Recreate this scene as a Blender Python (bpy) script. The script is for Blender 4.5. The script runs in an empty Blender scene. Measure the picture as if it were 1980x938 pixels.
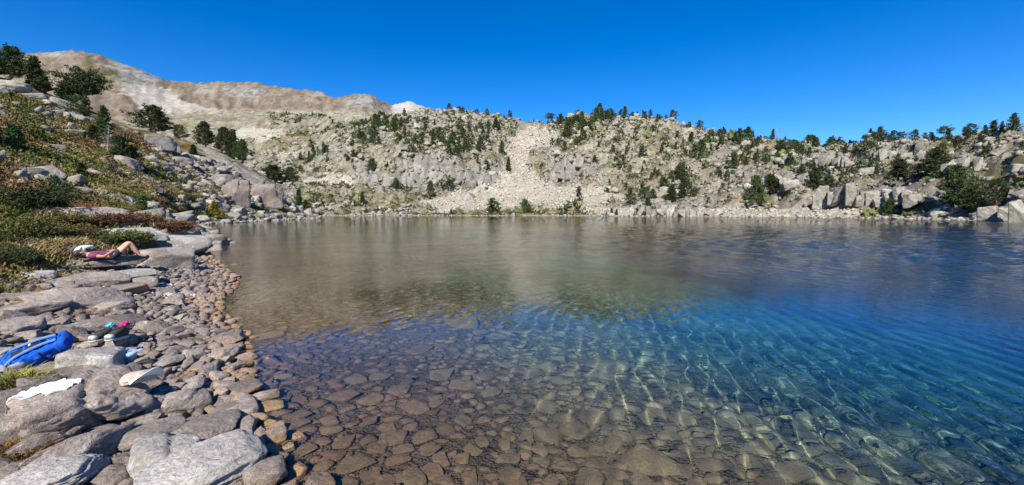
import bpy, bmesh, math, random
import numpy as np
from mathutils import Vector, Matrix, Euler

# ------------------------------------------------------------------ camera, sky, sun, exposure
sc = bpy.context.scene
COL = sc.collection
CAMZ, FPX, HORIZ = 1.6, 800.0, 412.0          # eye height, focal length and horizon row in 1980x938 photo pixels
cam = bpy.data.cameras.new('camera')
cam.sensor_width = 36.0
cam.lens = 36.0 * FPX / 1980.0
cam.shift_y = -(469.0 - HORIZ) / 1980.0
cam.clip_start, cam.clip_end = 0.05, 20000.0
camo = bpy.data.objects.new('camera', cam)
COL.objects.link(camo)
camo.location = (0, 0, CAMZ)
camo.rotation_euler = (math.pi / 2, 0, 0)
sc.camera = camo

SUN_EL = math.radians(40.0)
SUN_AZ = Vector((0.22, 1.0, 0)).normalized()   # the way the shadows fall
world = bpy.data.worlds.new('World')
sc.world = world
world.use_nodes = True
wn = world.node_tree
bg = wn.nodes['Background']
sky = wn.nodes.new('ShaderNodeTexSky')
sky.sky_type = 'NISHITA'
sky.sun_disc = False
sky.sun_elevation = SUN_EL
sky.sun_rotation = math.atan2(-SUN_AZ.x, -SUN_AZ.y)
sky.altitude = 2300
sky.air_density, sky.dust_density, sky.ozone_density = 1.0, 0.0, 4.0
hsv = wn.nodes.new('ShaderNodeHueSaturation')
hsv.inputs['Saturation'].default_value = 1.37
hsv.inputs['Hue'].default_value = 0.508
wn.links.new(sky.outputs[0], hsv.inputs['Color'])
wn.links.new(hsv.outputs[0], bg.inputs[0])
bg.inputs[1].default_value = 0.112

sl = bpy.data.lights.new('sun', 'SUN')
sl.energy = 5.0
sl.angle = math.radians(0.53)
sl.color = (1.0, 0.94, 0.82)
sl.cycles.is_caustics_light = True
so = bpy.data.objects.new('sun', sl)
COL.objects.link(so)
_d = SUN_AZ * math.cos(SUN_EL)
_d.z = -math.sin(SUN_EL)
so.rotation_euler = _d.to_track_quat('-Z', 'Y').to_euler()
so.location = (-10, -40, 60)

vs = sc.view_settings
vs.view_transform = 'Standard'
vs.look = 'None'
vs.gamma = 1.0
vs.use_curve_mapping = False
vs.exposure = 0.74
cy = sc.cycles
cy.use_denoising = True
sc.render.filter_size = 1.1
cy.max_bounces, cy.diffuse_bounces, cy.glossy_bounces = 10, 3, 3
cy.transmission_bounces, cy.transparent_max_bounces, cy.volume_bounces = 6, 8, 5
cy.caustics_reflective = False
cy.caustics_refractive = True
cy.sample_clamp_indirect = 4.0
cy.sample_clamp_direct = 12.0

# ------------------------------------------------------------------ helpers
rng = np.random.default_rng(11)
random.seed(5)


def hash2(ix, iy, seed):
    h = (ix.astype(np.int64) * 374761393 + iy.astype(np.int64) * 668265263 + seed * 1442695041) & 0xFFFFFFFF
    h = ((h ^ (h >> 13)) * 1274126177) & 0xFFFFFFFF
    h = ((h ^ (h >> 16)) * 2246822519) & 0xFFFFFFFF
    return ((h ^ (h >> 15)) & 0xFFFFFF) / float(0xFFFFFF)


def vn2(x, y, seed=0):
    ix, iy = np.floor(x), np.floor(y)
    fx, fy = x - ix, y - iy
    fx, fy = fx * fx * fx * (fx * (fx * 6 - 15) + 10), fy * fy * fy * (fy * (fy * 6 - 15) + 10)
    a, b = hash2(ix, iy, seed), hash2(ix + 1, iy, seed)
    c, d = hash2(ix, iy + 1, seed), hash2(ix + 1, iy + 1, seed)
    return (a + (b - a) * fx) * (1 - fy) + (c + (d - c) * fx) * fy


def fbm2(x, y, octv=4, seed=0, gain=0.5, lac=2.07):
    s, a, n = 0.0, 1.0, 0.0
    for k in range(octv):
        c, q = math.cos(k * 0.7), math.sin(k * 0.7)
        s = s + a * vn2(x * c - y * q + 17.3 * k, x * q + y * c - 9.1 * k, seed + k * 31)
        n += a
        a *= gain
        x, y = x * lac, y * lac
    return s / n


def vn3(x, y, z, seed=0):
    iz = np.floor(z)
    f = z - iz
    f = f * f * (3 - 2 * f)
    iz = iz.astype(np.int64)
    lo = vn2(x + 57.0 * (iz % 911), y - 113.0 * (iz % 877), seed)
    hi = vn2(x + 57.0 * ((iz + 1) % 911), y - 113.0 * ((iz + 1) % 877), seed)
    return lo + (hi - lo) * f


def sstep(a, b, x):
    t = np.clip((x - a) / (b - a), 0, 1)
    return t * t * (3 - 2 * t)


def mesh_np(name, v, f, mat=None, smooth=False, colors=None):
    """v (n,3) array, f (m,k) array of equal-sized faces -> mesh data"""
    me = bpy.data.meshes.new(name)
    v = np.ascontiguousarray(v, dtype=np.float32)
    f = np.ascontiguousarray(f, dtype=np.int32)
    me.vertices.add(len(v))
    me.vertices.foreach_set('co', v.ravel())
    me.loops.add(f.size)
    me.loops.foreach_set('vertex_index', f.ravel())
    me.polygons.add(len(f))
    me.polygons.foreach_set('loop_start', np.arange(len(f), dtype=np.int32) * f.shape[1])
    if smooth:
        me.polygons.foreach_set('use_smooth', np.ones(len(f), dtype=bool))
    if colors is not None:
        at = me.color_attributes.new('Col', 'FLOAT_COLOR', 'POINT')
        c = np.ones((len(v), 4), dtype=np.float32)
        c[:, :colors.shape[1]] = colors
        at.data.foreach_set('color', c.ravel())
    me.update()
    if mat is not None:
        me.materials.append(mat)
    return me


def link(name, data, parent=None, **props):
    o = bpy.data.objects.new(name, data)
    COL.objects.link(o)
    if parent is not None:
        o.parent = parent
    for k, val in props.items():
        if val is not None:
            o[k] = val
    return o


def merge(parts):
    """list of (v, f) -> one (v, f)"""
    vs_, fs_, n = [], [], 0
    for v, f in parts:
        vs_.append(v)
        fs_.append(f + n)
        n += len(v)
    return np.concatenate(vs_), np.concatenate(fs_)


# ---- node helpers
def new_mat(name):
    m = bpy.data.materials.new(name)
    m.use_nodes = True
    nt = m.node_tree
    return m, nt, nt.nodes['Principled BSDF']


def nd(nt, typ, **kw):
    n = nt.nodes.new(typ)
    for k, val in kw.items():
        if k in n.inputs.keys() if isinstance(k, str) else False:
            n.inputs[k].default_value = val
        else:
            setattr(n, k, val)
    return n


def noise_node(nt, vec, scale, detail=4.0, rough=0.6, dist=0.0):
    n = nt.nodes.new('ShaderNodeTexNoise')
    n.inputs['Scale'].default_value = scale
    n.inputs['Detail'].default_value = detail
    n.inputs['Roughness'].default_value = rough
    n.inputs['Distortion'].default_value = dist
    if vec is not None:
        nt.links.new(vec, n.inputs['Vector'])
    return n.outputs['Fac']


def ramp(nt, fac, stops):
    r = nt.nodes.new('ShaderNodeValToRGB')
    cr = r.color_ramp
    while len(cr.elements) > 1:
        cr.elements.remove(cr.elements[-1])
    cr.elements[0].position = stops[0][0]
    cr.elements[0].color = tuple(stops[0][1]) + (1,)
    for p, c in stops[1:]:
        e = cr.elements.new(p)
        e.color = tuple(c) + (1,)
    nt.links.new(fac, r.inputs[0])
    return r.outputs[0]


def mixc(nt, fac, a, b, blend='MIX'):
    m = nt.nodes.new('ShaderNodeMix')
    m.data_type = 'RGBA'
    m.blend_type = blend
    for sock, val in ((m.inputs[0], fac), (m.inputs[6], a), (m.inputs[7], b)):
        if hasattr(val, 'links') or hasattr(val, 'is_linked'):
            nt.links.new(val, sock)
        elif isinstance(val, (int, float)):
            sock.default_value = val
        else:
            sock.default_value = tuple(val) + (1,)
    return m.outputs[2]


def maprange(nt, val, a, b, c=0.0, d=1.0):
    m = nt.nodes.new('ShaderNodeMapRange')
    nt.links.new(val, m.inputs[0])
    for k, x in zip((1, 2, 3, 4), (a, b, c, d)):
        m.inputs[k].default_value = x
    return m.outputs[0]


def math_node(nt, op, a, b=None):
    m = nt.nodes.new('ShaderNodeMath')
    m.operation = op
    for i, x in enumerate((a, b)):
        if x is None:
            continue
        if hasattr(x, 'is_linked'):
            nt.links.new(x, m.inputs[i])
        else:
            m.inputs[i].default_value = x
    return m.outputs[0]


def bump(nt, bsdf, height, strength=0.5, distance=0.02, base=None):
    b = nt.nodes.new('ShaderNodeBump')
    b.inputs['Strength'].default_value = strength
    b.inputs['Distance'].default_value = distance
    nt.links.new(height, b.inputs['Height'])
    if base is not None:
        nt.links.new(base, b.inputs['Normal'])
    if bsdf is not None:
        nt.links.new(b.outputs[0], bsdf.inputs['Normal'])
    return b.outputs[0]


# ------------------------------------------------------------------ the lie of the land
def row_z(Y, py):                     # height of a point at depth Y seen on photo row py
    return CAMZ + (HORIZ - py) / FPX * Y


# far slope beyond the lake: column -> shore ... crest, as (depth, row)
FAR = {
    -250: [(300, 400), (400, 360), (520, 310), (620, 280), (760, 240), (900, 215)],
    250: [(300, 408), (400, 370), (520, 320), (620, 285), (760, 250), (950, 222)],
    480: [(260, 416), (340, 385), (440, 340), (540, 295), (700, 250), (950, 222)],
    600: [(240, 417), (320, 385), (410, 340), (510, 292), (660, 250), (900, 222)],
    660: [(236, 417.5), (295, 392), (345, 368), (400, 310), (480, 268), (560, 248)],
    700: [(237, 417.5), (290, 392), (330, 368), (372, 300), (450, 258), (555, 238)],
    760: [(238, 417.5), (290, 392), (325, 368), (360, 300), (440, 252), (550, 225)],
    830: [(240, 417.5), (290, 391), (322, 370), (352, 300), (430, 250), (530, 214)],
    880: [(240, 417.5), (290, 393), (325, 372), (355, 305), (430, 253), (520, 211)],
    950: [(240, 417.3), (290, 396), (335, 374), (375, 318), (440, 268), (530, 224)],
    1000: [(239, 417.3), (290, 398), (340, 374), (400, 330), (470, 278), (550, 234)],
    1035: [(236, 417.3), (290, 396), (340, 368), (400, 325), (470, 280), (560, 241)],
    1085: [(228, 417.5), (270, 396), (315, 362), (345, 312), (400, 268), (480, 233)],
    1150: [(214, 418), (245, 402), (290, 362), (318, 312), (370, 258), (420, 223)],
    1200: [(205, 418), (235, 402), (280, 362), (312, 318), (360, 265), (405, 225)],
    1300: [(184, 418.7), (204, 404), (240, 365), (275, 326), (325, 276), (365, 245)],
    1440: [(160, 420), (178, 405), (205, 372), (235, 338), (270, 300), (300, 271)],
    1520: [(147, 420.5), (163, 404), (185, 375), (212, 342), (245, 305), (275, 283)],
    1620: [(131, 421.5), (144, 402), (160, 378), (185, 345), (220, 310), (255, 286)],
    1720: [(117, 422.7), (126, 405), (138, 382), (160, 350), (190, 315), (220, 286)],
    1800: [(104, 424), (112, 404), (122, 384), (140, 350), (168, 315), (195, 283)],
    1900: [(86, 426.8), (91, 408), (101, 388), (117, 350), (142, 305), (168, 272)],
    1980: [(72, 429.6), (76, 410), (84, 390), (100, 350), (125, 300), (150, 265)],
    2250: [(45, 440), (50, 420), (56, 400), (70, 360), (90, 300), (110, 250)],
}
# hill on the left shore: foot ... crest
LEFT = {
    -400: [(7, 420), (18, 320), (40, 230), (75, 150), (120, 105), (170, 95)],
    -150: [(7, 425), (18, 355), (40, 270), (75, 180), (110, 135), (150, 130)],
    0: [(7.5, 432), (19, 372), (40, 302), (72, 215), (100, 160), (130, 152)],
    60: [(8, 440), (19, 386), (40, 325), (72, 245), (102, 176), (125, 168)],
    100: [(8, 448), (19, 396), (40, 343), (72, 270), (104, 196), (125, 186)],
    200: [(9, 466), (19, 424), (40, 376), (70, 308), (106, 240), (122, 226)],
    300: [(12, 470), (22, 437), (42, 406), (72, 352), (108, 276), (120, 257)],
    370: [(26, 450), (48, 433), (62, 415), (84, 370), (110, 304), (122, 277)],
    440: [(50, 434), (68, 424), (84, 404), (102, 360), (118, 318), (128, 300)],
    500: [(70, 428), (84, 421), (98, 408), (114, 372), (126, 345), (134, 335)],
    550: [(88, 425.5), (100, 419), (112, 408), (124, 388), (132, 375), (138, 368)],
    600: [(110, 423), (118, 418), (126, 412), (132, 406), (137, 404), (140, 404)],
    640: [(122, 422.5), (126, 423), (130, 423.5), (134, 424), (137, 424), (140, 424)],
    800: [(122, 460), (126, 460), (130, 460), (134, 460), (137, 460), (140, 460)],
}
MTN = {
    -250: [(620, 290), (760, 240), (900, 210), (1050, 165), (1200, 135), (1300, 122)],
    0: [(620, 290), (760, 240), (900, 205), (1050, 160), (1200, 128), (1300, 118)],
    50: [(620, 290), (760, 240), (900, 205), (1050, 155), (1200, 118), (1300, 104)],
    130: [(640, 285), (780, 242), (920, 205), (1060, 150), (1200, 110), (1300, 97)],
    185: [(640, 282), (800, 242), (940, 208), (1080, 160), (1220, 118), (1310, 103)],
    240: [(660, 280), (820, 240), (960, 210), (1100, 172), (1240, 138), (1330, 121)],
    320: [(680, 270), (850, 238), (1000, 218), (1150, 195), (1300, 167), (1400, 154)],
    380: [(700, 262), (880, 238), (1030, 219), (1170, 197), (1340, 172), (1440, 161)],
    430: [(700, 260), (900, 237), (1060, 218), (1180, 202), (1340, 172), (1460, 158)],
    500: [(720, 258), (900, 235), (1080, 216), (1200, 203), (1360, 175), (1480, 159)],
    560: [(720, 256), (900, 234), (1080, 215), (1200, 200), (1360, 182), (1480, 171)],
    610: [(720, 252), (900, 232), (1060, 213), (1200, 196), (1340, 184), (1450, 175)],
    650: [(720, 250), (880, 232), (1020, 218), (1140, 206), (1280, 196), (1400, 190)],
    690: [(720, 248), (860, 232), (980, 218), (1100, 203), (1220, 188), (1320, 180)],
    720: [(720, 248), (860, 234), (980, 220), (1100, 206), (1220, 192), (1320, 184)],
    757: [(760, 250), (900, 240), (1050, 230), (1250, 220), (1500, 210), (1700, 204)],
    790: [(760, 252), (900, 243), (1050, 235), (1250, 224), (1500, 206), (1700, 195)],
    832: [(760, 256), (900, 248), (1050, 240), (1250, 231), (1500, 219), (1700, 210)],
    900: [(760, 290), (900, 280), (1050, 270), (1250, 262), (1500, 250), (1700, 240)],
    1200: [(760, 400), (900, 395), (1050, 390), (1250, 385), (1500, 380), (1700, 375)],
    2400: [(760, 410), (900, 410), (1050, 410), (1250, 410), (1500, 410), (1700, 410)],
}


def landform(tab, px, Y, fall):
    """height of a landform given by its columns; beyond the crest it falls away"""
    cols = sorted(tab)
    k = len(tab[cols[0]])
    ys = [np.interp(px, cols, [math.log(tab[c][i][0]) for c in cols]) for i in range(k)]
    zs = [np.interp(px, cols, [row_z(*tab[c][i]) for c in cols]) for i in range(k)]
    lY = np.log(np.maximum(Y, 0.5))
    z = zs[0] - (6.0 + 4.0 * np.abs(zs[0])) * np.clip(ys[0] - lY, 0, 4)
    for i in range(k - 1):
        t = (lY - ys[i]) / (ys[i + 1] - ys[i])
        seg = (t >= 0) & (t <= 1)
        z = np.where(seg, zs[i] + (zs[i + 1] - zs[i]) * t, z)
    over = np.clip(lY - ys[-1], 0, None)
    z = np.where(over > 0, zs[-1] - fall * np.exp(ys[-1]) * over, z)
    return z


_fc = sorted(FAR)
far_shore = []
for p in list(range(650, 2001, 45)):
    y = float(np.interp(p, _fc, [FAR[c][0][0] for c in _fc]))
    y *= 1 + 0.012 * math.sin(p * 0.05) + 0.008 * math.sin(p * 0.13)
    far_shore.append(((p - 990) / FPX * y, y))
LAKE = [(3.2, -3.2), (1.3, -0.5), (0.25, 0.65), (-0.58, 1.5), (-1.28, 2.32), (-1.84, 2.94), (-2.3, 3.56), (-2.9, 4.37), (-3.6, 5.4),
        (-4.6, 6.4), (-5.4, 7.4), (-6.0, 8.7), (-6.9, 10.2), (-8.5, 12.0), (-10.2, 14.0), (-12.8, 17.3), (-14.4, 20.0),
        (-17.8, 24.0), (-22.2, 30.0), (-29.5, 39.0), (-38, 49), (-44.5, 56), (-46, 66), (-50.5, 85), (-54.5, 105), (-58.5, 122),
        (-61, 131), (-80, 150), (-103, 188), (-108, 225)] + far_shore + [(85, 50), (70, 20), (40, -10), (15, -12)]
LK = np.array(LAKE)


def shore_dist(x, y):
    """signed distance to the lake outline, positive on land"""
    best = np.full(x.shape, 1e18)
    inside = np.zeros(x.shape, dtype=bool)
    n = len(LK)
    for i in range(n):
        ax, ay = LK[i]
        bx, by = LK[(i + 1) % n]
        ex, ey = bx - ax, by - ay
        t = np.clip(((x - ax) * ex + (y - ay) * ey) / (ex * ex + ey * ey), 0, 1)
        d = (x - ax - t * ex) ** 2 + (y - ay - t * ey) ** 2
        best = np.minimum(best, d)
        c = ((ay > y) != (by > y)) & (x < (bx - ax) * (y - ay) / (by - ay + 1e-12) + ax)
        inside ^= c
    d = np.sqrt(best)
    return np.where(inside, -d, d)


def blob(px, py, lst):
    m = np.zeros(px.shape)
    for cx, cy_, rx, ry, w in lst:
        m = np.maximum(m, w * np.exp(-(((px - cx) / rx) ** 2 + ((py - cy_) / ry) ** 2) ** 2))
    return m


def in_poly(px, py, poly):
    ins = np.zeros(px.shape, dtype=bool)
    n = len(poly)
    for i in range(n):
        ax, ay = poly[i]
        bx, by = poly[(i + 1) % n]
        if ay == by:
            continue
        ins ^= ((ay > py) != (by > py)) & (px < (bx - ax) * (py - ay) / (by - ay) + ax)
    return ins


CLIFFS = [(700, 335, 40, 30, .9), (830, 340, 75, 38, 1), (930, 340, 55, 28, .8), (1095, 322, 45, 26, 1), (1150, 322, 30, 18, .6), (640, 300, 40, 20, .5),
          (1315, 406, 75, 12, .9), (1290, 378, 35, 12, .8), (1225, 260, 50, 12, .5), (1525, 348, 38, 20, .9), (1640, 385, 40, 26, .9),
          (1720, 380, 55, 24, 1), (1600, 310, 60, 16, .6), (1740, 305, 70, 18, .7), (1860, 320, 60, 20, .8), (1960, 400, 40, 28, 1),
          (1430, 330, 50, 16, .6), (1380, 300, 50, 14, .5), (560, 250, 60, 20, .5)]
TALUS = [(1010, 372, 120, 28, 1), (900, 392, 90, 18, 1), (1120, 385, 100, 20, 1), (1000, 300, 28, 40, 1), (1040, 268, 45, 22, 1), (1000, 340, 40, 30, 1),
         (640, 352, 62, 12, 1), (1550, 412, 140, 10, 1), (1180, 410, 60, 8, .8), (560, 300, 60, 14, .5), (500, 260, 70, 20, .6), (1400, 412, 60, 8, .7)]
SCREE_M = [(232, 158), (290, 165), (345, 188), (405, 210), (470, 222), (560, 214), (640, 222), (700, 250), (560, 262), (420, 268), (300, 262), (270, 215)]


def height(x, y, want_masks=False):
    r = np.hypot(x, y)
    Yc = np.maximum(y, 0.35 * r + 0.3)
    px = 990 + FPX * x / Yc
    px = np.clip(px, -800, 2600)
    sd = shore_dist(x, y)
    F = landform(FAR, px, Yc, 0.12)
    L = landform(LEFT, px, Yc, 0.75)
    M = landform(MTN, px, Yc, 0.5)
    land = np.maximum(np.maximum(F, L), M)
    near = np.interp(sd, [0, .5, 1.3, 2.5, 3.6, 5, 8, 14, 30], [0.0, .07, .17, .36, .72, 1.30, 2.3, 4.5, 12])
    wn_ = 1 - sstep(6.5, 12, y - 0.0 * x) * sstep(7, 13, r)
    wn_ = np.where(x > 5, 0.0, wn_)
    floor_ = np.interp(sd, [0, .5, 1.3, 2.5, 6, 12], [0, .07, .17, .36, .6, .8])
    L = np.where((x < 0) & (r < 120), np.maximum(L, floor_), L)
    land = np.maximum(np.maximum(F, L), M)
    land = land * (1 - wn_) + near * wn_
    kind = np.where(M >= np.maximum(F, L), 2, np.where(F > L, 1, 0))
    py = HORIZ - (land - CAMZ) * FPX / Yc
    cl = blob(px, py, CLIFFS) * (kind == 1)
    ta = blob(px + 30 * (fbm2(x / 18, y / 18, 3, 5) - .5), py + 16 * (fbm2(x / 14, y / 14, 3, 6) - .5), TALUS) * (kind == 1)
    ta = sstep(.35, .6, ta)
    # crags and hollows
    far = sstep(60, 160, r)
    rough = 1 - 0.85 * ta
    n1 = fbm2(x / 46, y / 46, 4, 1) - .5
    ridg = 1 - np.abs(2 * fbm2(x / 21, y / 21, 4, 2) - 1)
    n3 = 1 - np.abs(2 * fbm2(x / 7.5, y / 7.5, 3, 3) - 1)
    dz_far = (n1 * 12 + (ridg - .75) * 13 + (n3 - .7) * 4.6) * rough
    # the mountain: long ribs running down the slope
    rib = fbm2(px / 13 + 1.5 * n1, Yc / 200, 6, 41, .6) - .5
    mt = (kind == 2)
    dz_far = np.where(mt, n1 * 7 + rib * 16 + (ridg - .75) * 7 + (n3 - .7) * 5, dz_far)
    nl = fbm2(x / 11, y / 11, 4, 7) - .5
    nl2 = 1 - np.abs(2 * fbm2(x / 4.3, y / 4.3, 3, 8) - 1)
    dz_left = nl * 2.0 + (nl2 - .7) * (0.9 + 1.5 * sstep(330, 430, px))
    nr = sstep(10, 35, r)
    z = land + np.where(kind >= 1, dz_far * far, dz_left * nr * 1.0) * sstep(0, 22, sd)
    # cliffs: ledges and upright joints
    flute = fbm2(px * Yc / 800 / 2.2, Yc / 60, 3, 12)
    ph = z / 15.0 + 1.1 * flute + 0.9 * n1
    fr_ = ph - np.floor(ph)
    ter = (np.floor(ph) + sstep(.55, .80, fr_)) * 15.0 - (1.1 * flute + .9 * n1) * 15.0
    z = z + (ter - z) * np.clip(cl, 0, 1) * 0.85 * sstep(0, 8, sd)
    near_n = (fbm2(x / .9, y / .9, 3, 21) - .5) * .10 + (fbm2(x / .25, y / .25, 2, 22) - .5) * .03
    z = z + near_n * (1 - sstep(14, 40, r)) * sstep(0.1, 1.2, sd)
    rampw = np.clip(0.05 * r, 1.0, 9.0)
    zl = 0.05 * np.clip(sd, 0, 2) + (z * sstep(0, 1, sd / rampw) if True else z)
    zl = np.where(r < 12, 0.0, 1.0) * 0 + zl
    zn = near + near_n
    zl = zl * (1 - wn_) + zn * wn_
    d = -sd / (1 + .10 * np.clip(y - 5, 0, 18) * sstep(12, 2, x))
    dep = np.interp(d, [0, .4, 1.2, 3, 4.2, 5.5, 7.5, 10, 14, 30, 60], [0, .10, .26, .54, .85, 1.35, 2.2, 3.4, 6.0, 9.5, 13])
    dep = dep + (fbm2(x / 1.3, y / 1.3, 3, 33) - .5) * .18 * sstep(.5, 2.5, d)
    dep = dep + (fbm2(x / 3.4, y / 3.4, 3, 35) - .5) * 1.5 * sstep(2.6, 5.5, d)
    zz = np.where(sd > 0, np.maximum(zl, 0.012), -dep)
    if want_masks:
        return zz, sd, px, HORIZ - (zz - CAMZ) * FPX / Yc, kind, cl, ta, n1, ridg, rib
    return zz


def rows(spec):
    out = []
    for a, b, q in spec:
        n = max(2, int(math.log(b / a) / q))
        out.append(np.geomspace(a, b, n, endpoint=False))
    return np.concatenate(out + [np.array([spec[-1][1]])])


TH = np.linspace(math.radians(-78), math.radians(78), 610)
RR = rows([(0.8, 20, .016), (20, 100, .012), (100, 620, .0062), (620, 2600, .012)])
GC = (0.0, -0.6)
T2, R2 = np.meshgrid(TH, RR, indexing='ij')
GX, GY = R2 * np.sin(T2) + GC[0], R2 * np.cos(T2) + GC[1]
GZ, SD, PX, PY, KIND, CL, TA, N1, RIDG, RIB = height(GX, GY, True)
LRR = np.log(RR)


def ground_z(x, y):
    """bilinear look-up on the terrain mesh"""
    x, y = np.asarray(x, float) - GC[0], np.asarray(y, float) - GC[1]
    th = np.arctan2(x, y)
    lr = np.log(np.maximum(np.hypot(x, y), RR[0] * 1.001))
    i = np.clip((th - TH[0]) / (TH[1] - TH[0]), 0, len(TH) - 1.001)
    j = np.clip(np.interp(lr, LRR, np.arange(len(RR))), 0, len(RR) - 1.001)
    i0, j0 = i.astype(int), j.astype(int)
    fi, fj = i - i0, j - j0
    return (GZ[i0, j0] * (1 - fi) * (1 - fj) + GZ[i0 + 1, j0] * fi * (1 - fj) + GZ[i0, j0 + 1] * (1 - fi) * fj + GZ[i0 + 1, j0 + 1] * fi * fj)


_MY = np.geomspace(1.2, 2000, 5000)


def on_ground(px, py, water=False):
    """the first point of ground seen at a photo pixel"""
    X = (px - 990) / FPX * _MY
    Zr = CAMZ + (HORIZ - py) / FPX * _MY
    g = ground_z(X, _MY)
    if water:
        g = np.maximum(g, 0)
    hit = np.nonzero(g >= Zr)[0]
    k = hit[0] if len(hit) else len(_MY) - 1
    return float(X[k]), float(_MY[k]), float(g[k])


# ------------------------------------------------------------------ terrain colours (what grows or lies there)
def lerp(a, b, t):
    return a + (b - a) * t[..., None]


def C(*c):
    return np.array(c, dtype=float)


gx = np.gradient(GZ, axis=1) / np.maximum(np.gradient(R2, axis=1), 1e-6)
gt = np.gradient(GZ, axis=0) / np.maximum(R2 * (TH[1] - TH[0]), 1e-6)
SLOPE = np.hypot(gx, gt)
p1 = fbm2(GX / 9, GY / 9, 5, 51)
p2 = fbm2(GX / 30, GY / 30, 4, 52)
p3 = fbm2(GX / 2.2, GY / 2.2, 4, 53)
rock = lerp(C(.33, .30, .245), C(.41, .38, .32), p3)
grey = lerp(C(.20, .188, .168), C(.37, .345, .31), fbm2(PX / 5, PY / 22, 3, 54))
tan = lerp(C(.27, .215, .13), C(.33, .27, .18), p3)
green = lerp(C(.085, .095, .03), C(.15, .14, .05), p3)
# far slope
colF = lerp(lerp(rock, C(.17, .14, .085), sstep(.35, .6, p3) * .75), grey, sstep(.25, .7, CL))
vegF = sstep(.43, .55, p1 * .55 + p2 * .45 + .10 * (0.75 - SLOPE)) * (1 - sstep(.4, .8, CL)) * (1 - TA)
lower = sstep(330, 400, PY)
vegF = vegF * (.55 + .45 * lower)
tanmask = sstep(.45, .60, fbm2(GX / 14, GY / 14, 4, 56) + .08 * (PX > 1050))
colF = lerp(colF, lerp(green, tan, tanmask), vegF)
meadow = blob(PX, PY, [(990, 407, 90, 9, 1), (670, 330, 30, 12, .6), (560, 262, 50, 10, .7), (1030, 325, 30, 22, .9), (1330, 372, 80, 12, .5), (1450, 385, 50, 14, .7), (1600, 395, 60, 9, .6), (1780, 400, 50, 14, .8), (1890, 325, 40, 14, .8)])
colF = lerp(colF, lerp(green, tan, sstep(.35, .6, p1)), sstep(.3, .6, meadow * (0.6 + .8 * p3)))
colF = lerp(colF, lerp(C(.42, .38, .305), C(.50, .46, .375), p3), TA)
# mountain
brown = lerp(C(.155, .122, .088), C(.262, .213, .16), sstep(.3, .7, fbm2(PX / 5 + PY / 12, PY / 9, 6, 57, .62)))
scree = lerp(C(.36, .325, .285), C(.43, .39, .345), p3)
jx, jy = (fbm2(GX / 40, GY / 40, 5, 58) - .5) * 40, (fbm2(GX / 40, GY / 40, 5, 59) - .5) * 18
scm = in_poly(PX + jx, PY + jy, SCREE_M).astype(float)
mrock = blob(PX + jx * .5, PY + jy * .5, [(235, 135, 35, 14, 1), (270, 150, 40, 16, 1), (172, 118, 9, 18, .8), (120, 104, 40, 8, .7), (470, 178, 60, 14, .6), (400, 172, 25, 10, .6), (700, 196, 45, 12, .8), (610, 182, 30, 6, .5)])
colM = lerp(brown, lerp(C(.13, .13, .115), C(.30, .285, .26), sstep(.4, .95, RIDG)), sstep(.25, .6, mrock * (.2 + 1.6 * p1)))
colM = lerp(colM, green * .8, sstep(.5, .8, blob(PX, PY, [(172, 122, 9, 20, 1), (215, 140, 22, 12, .8), (285, 160, 30, 6, .6)]) * (.4 + 1.2 * p1)))
colM = lerp(colM, scree, scm)
colM = colM * (.70 + .60 * fbm2(GX / 24, GY / 24, 4, 91, .65))[..., None]
lowM = sstep(206, 222, PY + jy * .6) * (PX > 330)
colM = lerp(colM, lerp(rock, lerp(tan, green, p2), sstep(.52, .6, p1)), np.clip(lowM, 0, 1))
colM = lerp(colM, lerp(scree, C(.5, .47, .43), p3), sstep(752, 762, PX) * (GY > 1150))
# left hill: heath, dry grass, bare rock towards the point
heathm = fbm2(GX / 5.5, GY / 5.5, 4, 61)
redm = sstep(.58, .70, fbm2(GX / 3.7, GY / 3.7, 4, 62))
colL = lerp(lerp(C(.085, .085, .025), C(.16, .13, .05), p3), C(.25, .18, .085), sstep(.50, .62, heathm))
colL = lerp(colL, C(.17, .075, .04), redm * .7)
rockyL = sstep(.50, .58, p1 * .6 + p3 * .4 - .05 + .16 * sstep(60, 110, np.hypot(GX, GY)) * sstep(200, 420, PX))
colL = lerp(colL, rock, rockyL * sstep(25, 60, R2))
# stony shore by the camera
peb = lerp(C(.20, .175, .15), C(.34, .31, .28), p3)
shore_w = 1 - sstep(2.0, 3.4, SD + 1.6 * (fbm2(GX / 1.2, GY / 1.2, 3, 63) - .5))
shore_w = np.where(R2 > 26, 1 - sstep(.6, 1.4, SD), shore_w)
colL = lerp(colL, peb, np.where(KIND == 0, shore_w, 0))
grit = sstep(.55, .62, fbm2(GX / .8, GY / .8, 3, 64)) * sstep(1.0, 2.0, SD)
colL = lerp(colL, C(.26, .15, .07), np.where((R2 < 26), grit * shore_w, 0) * .8)
col = np.where((KIND == 2)[..., None], colM, np.where((KIND == 1)[..., None], colF, colL))
col = lerp(col, lerp(C(.30, .28, .24), C(.45, .42, .36), p3), np.where(KIND == 1, 1 - sstep(.4, 2.5, SD), 0))
# lake bed: brown stony shallows, then grey-green silt
bedc = lerp(lerp(C(.23, .16, .09), C(.34, .24, .14), p3), lerp(C(.34, .29, .165), C(.48, .42, .26), p3), sstep(.25, .7, -GZ))
col = np.where((SD < 0)[..., None], bedc, col)

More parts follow.
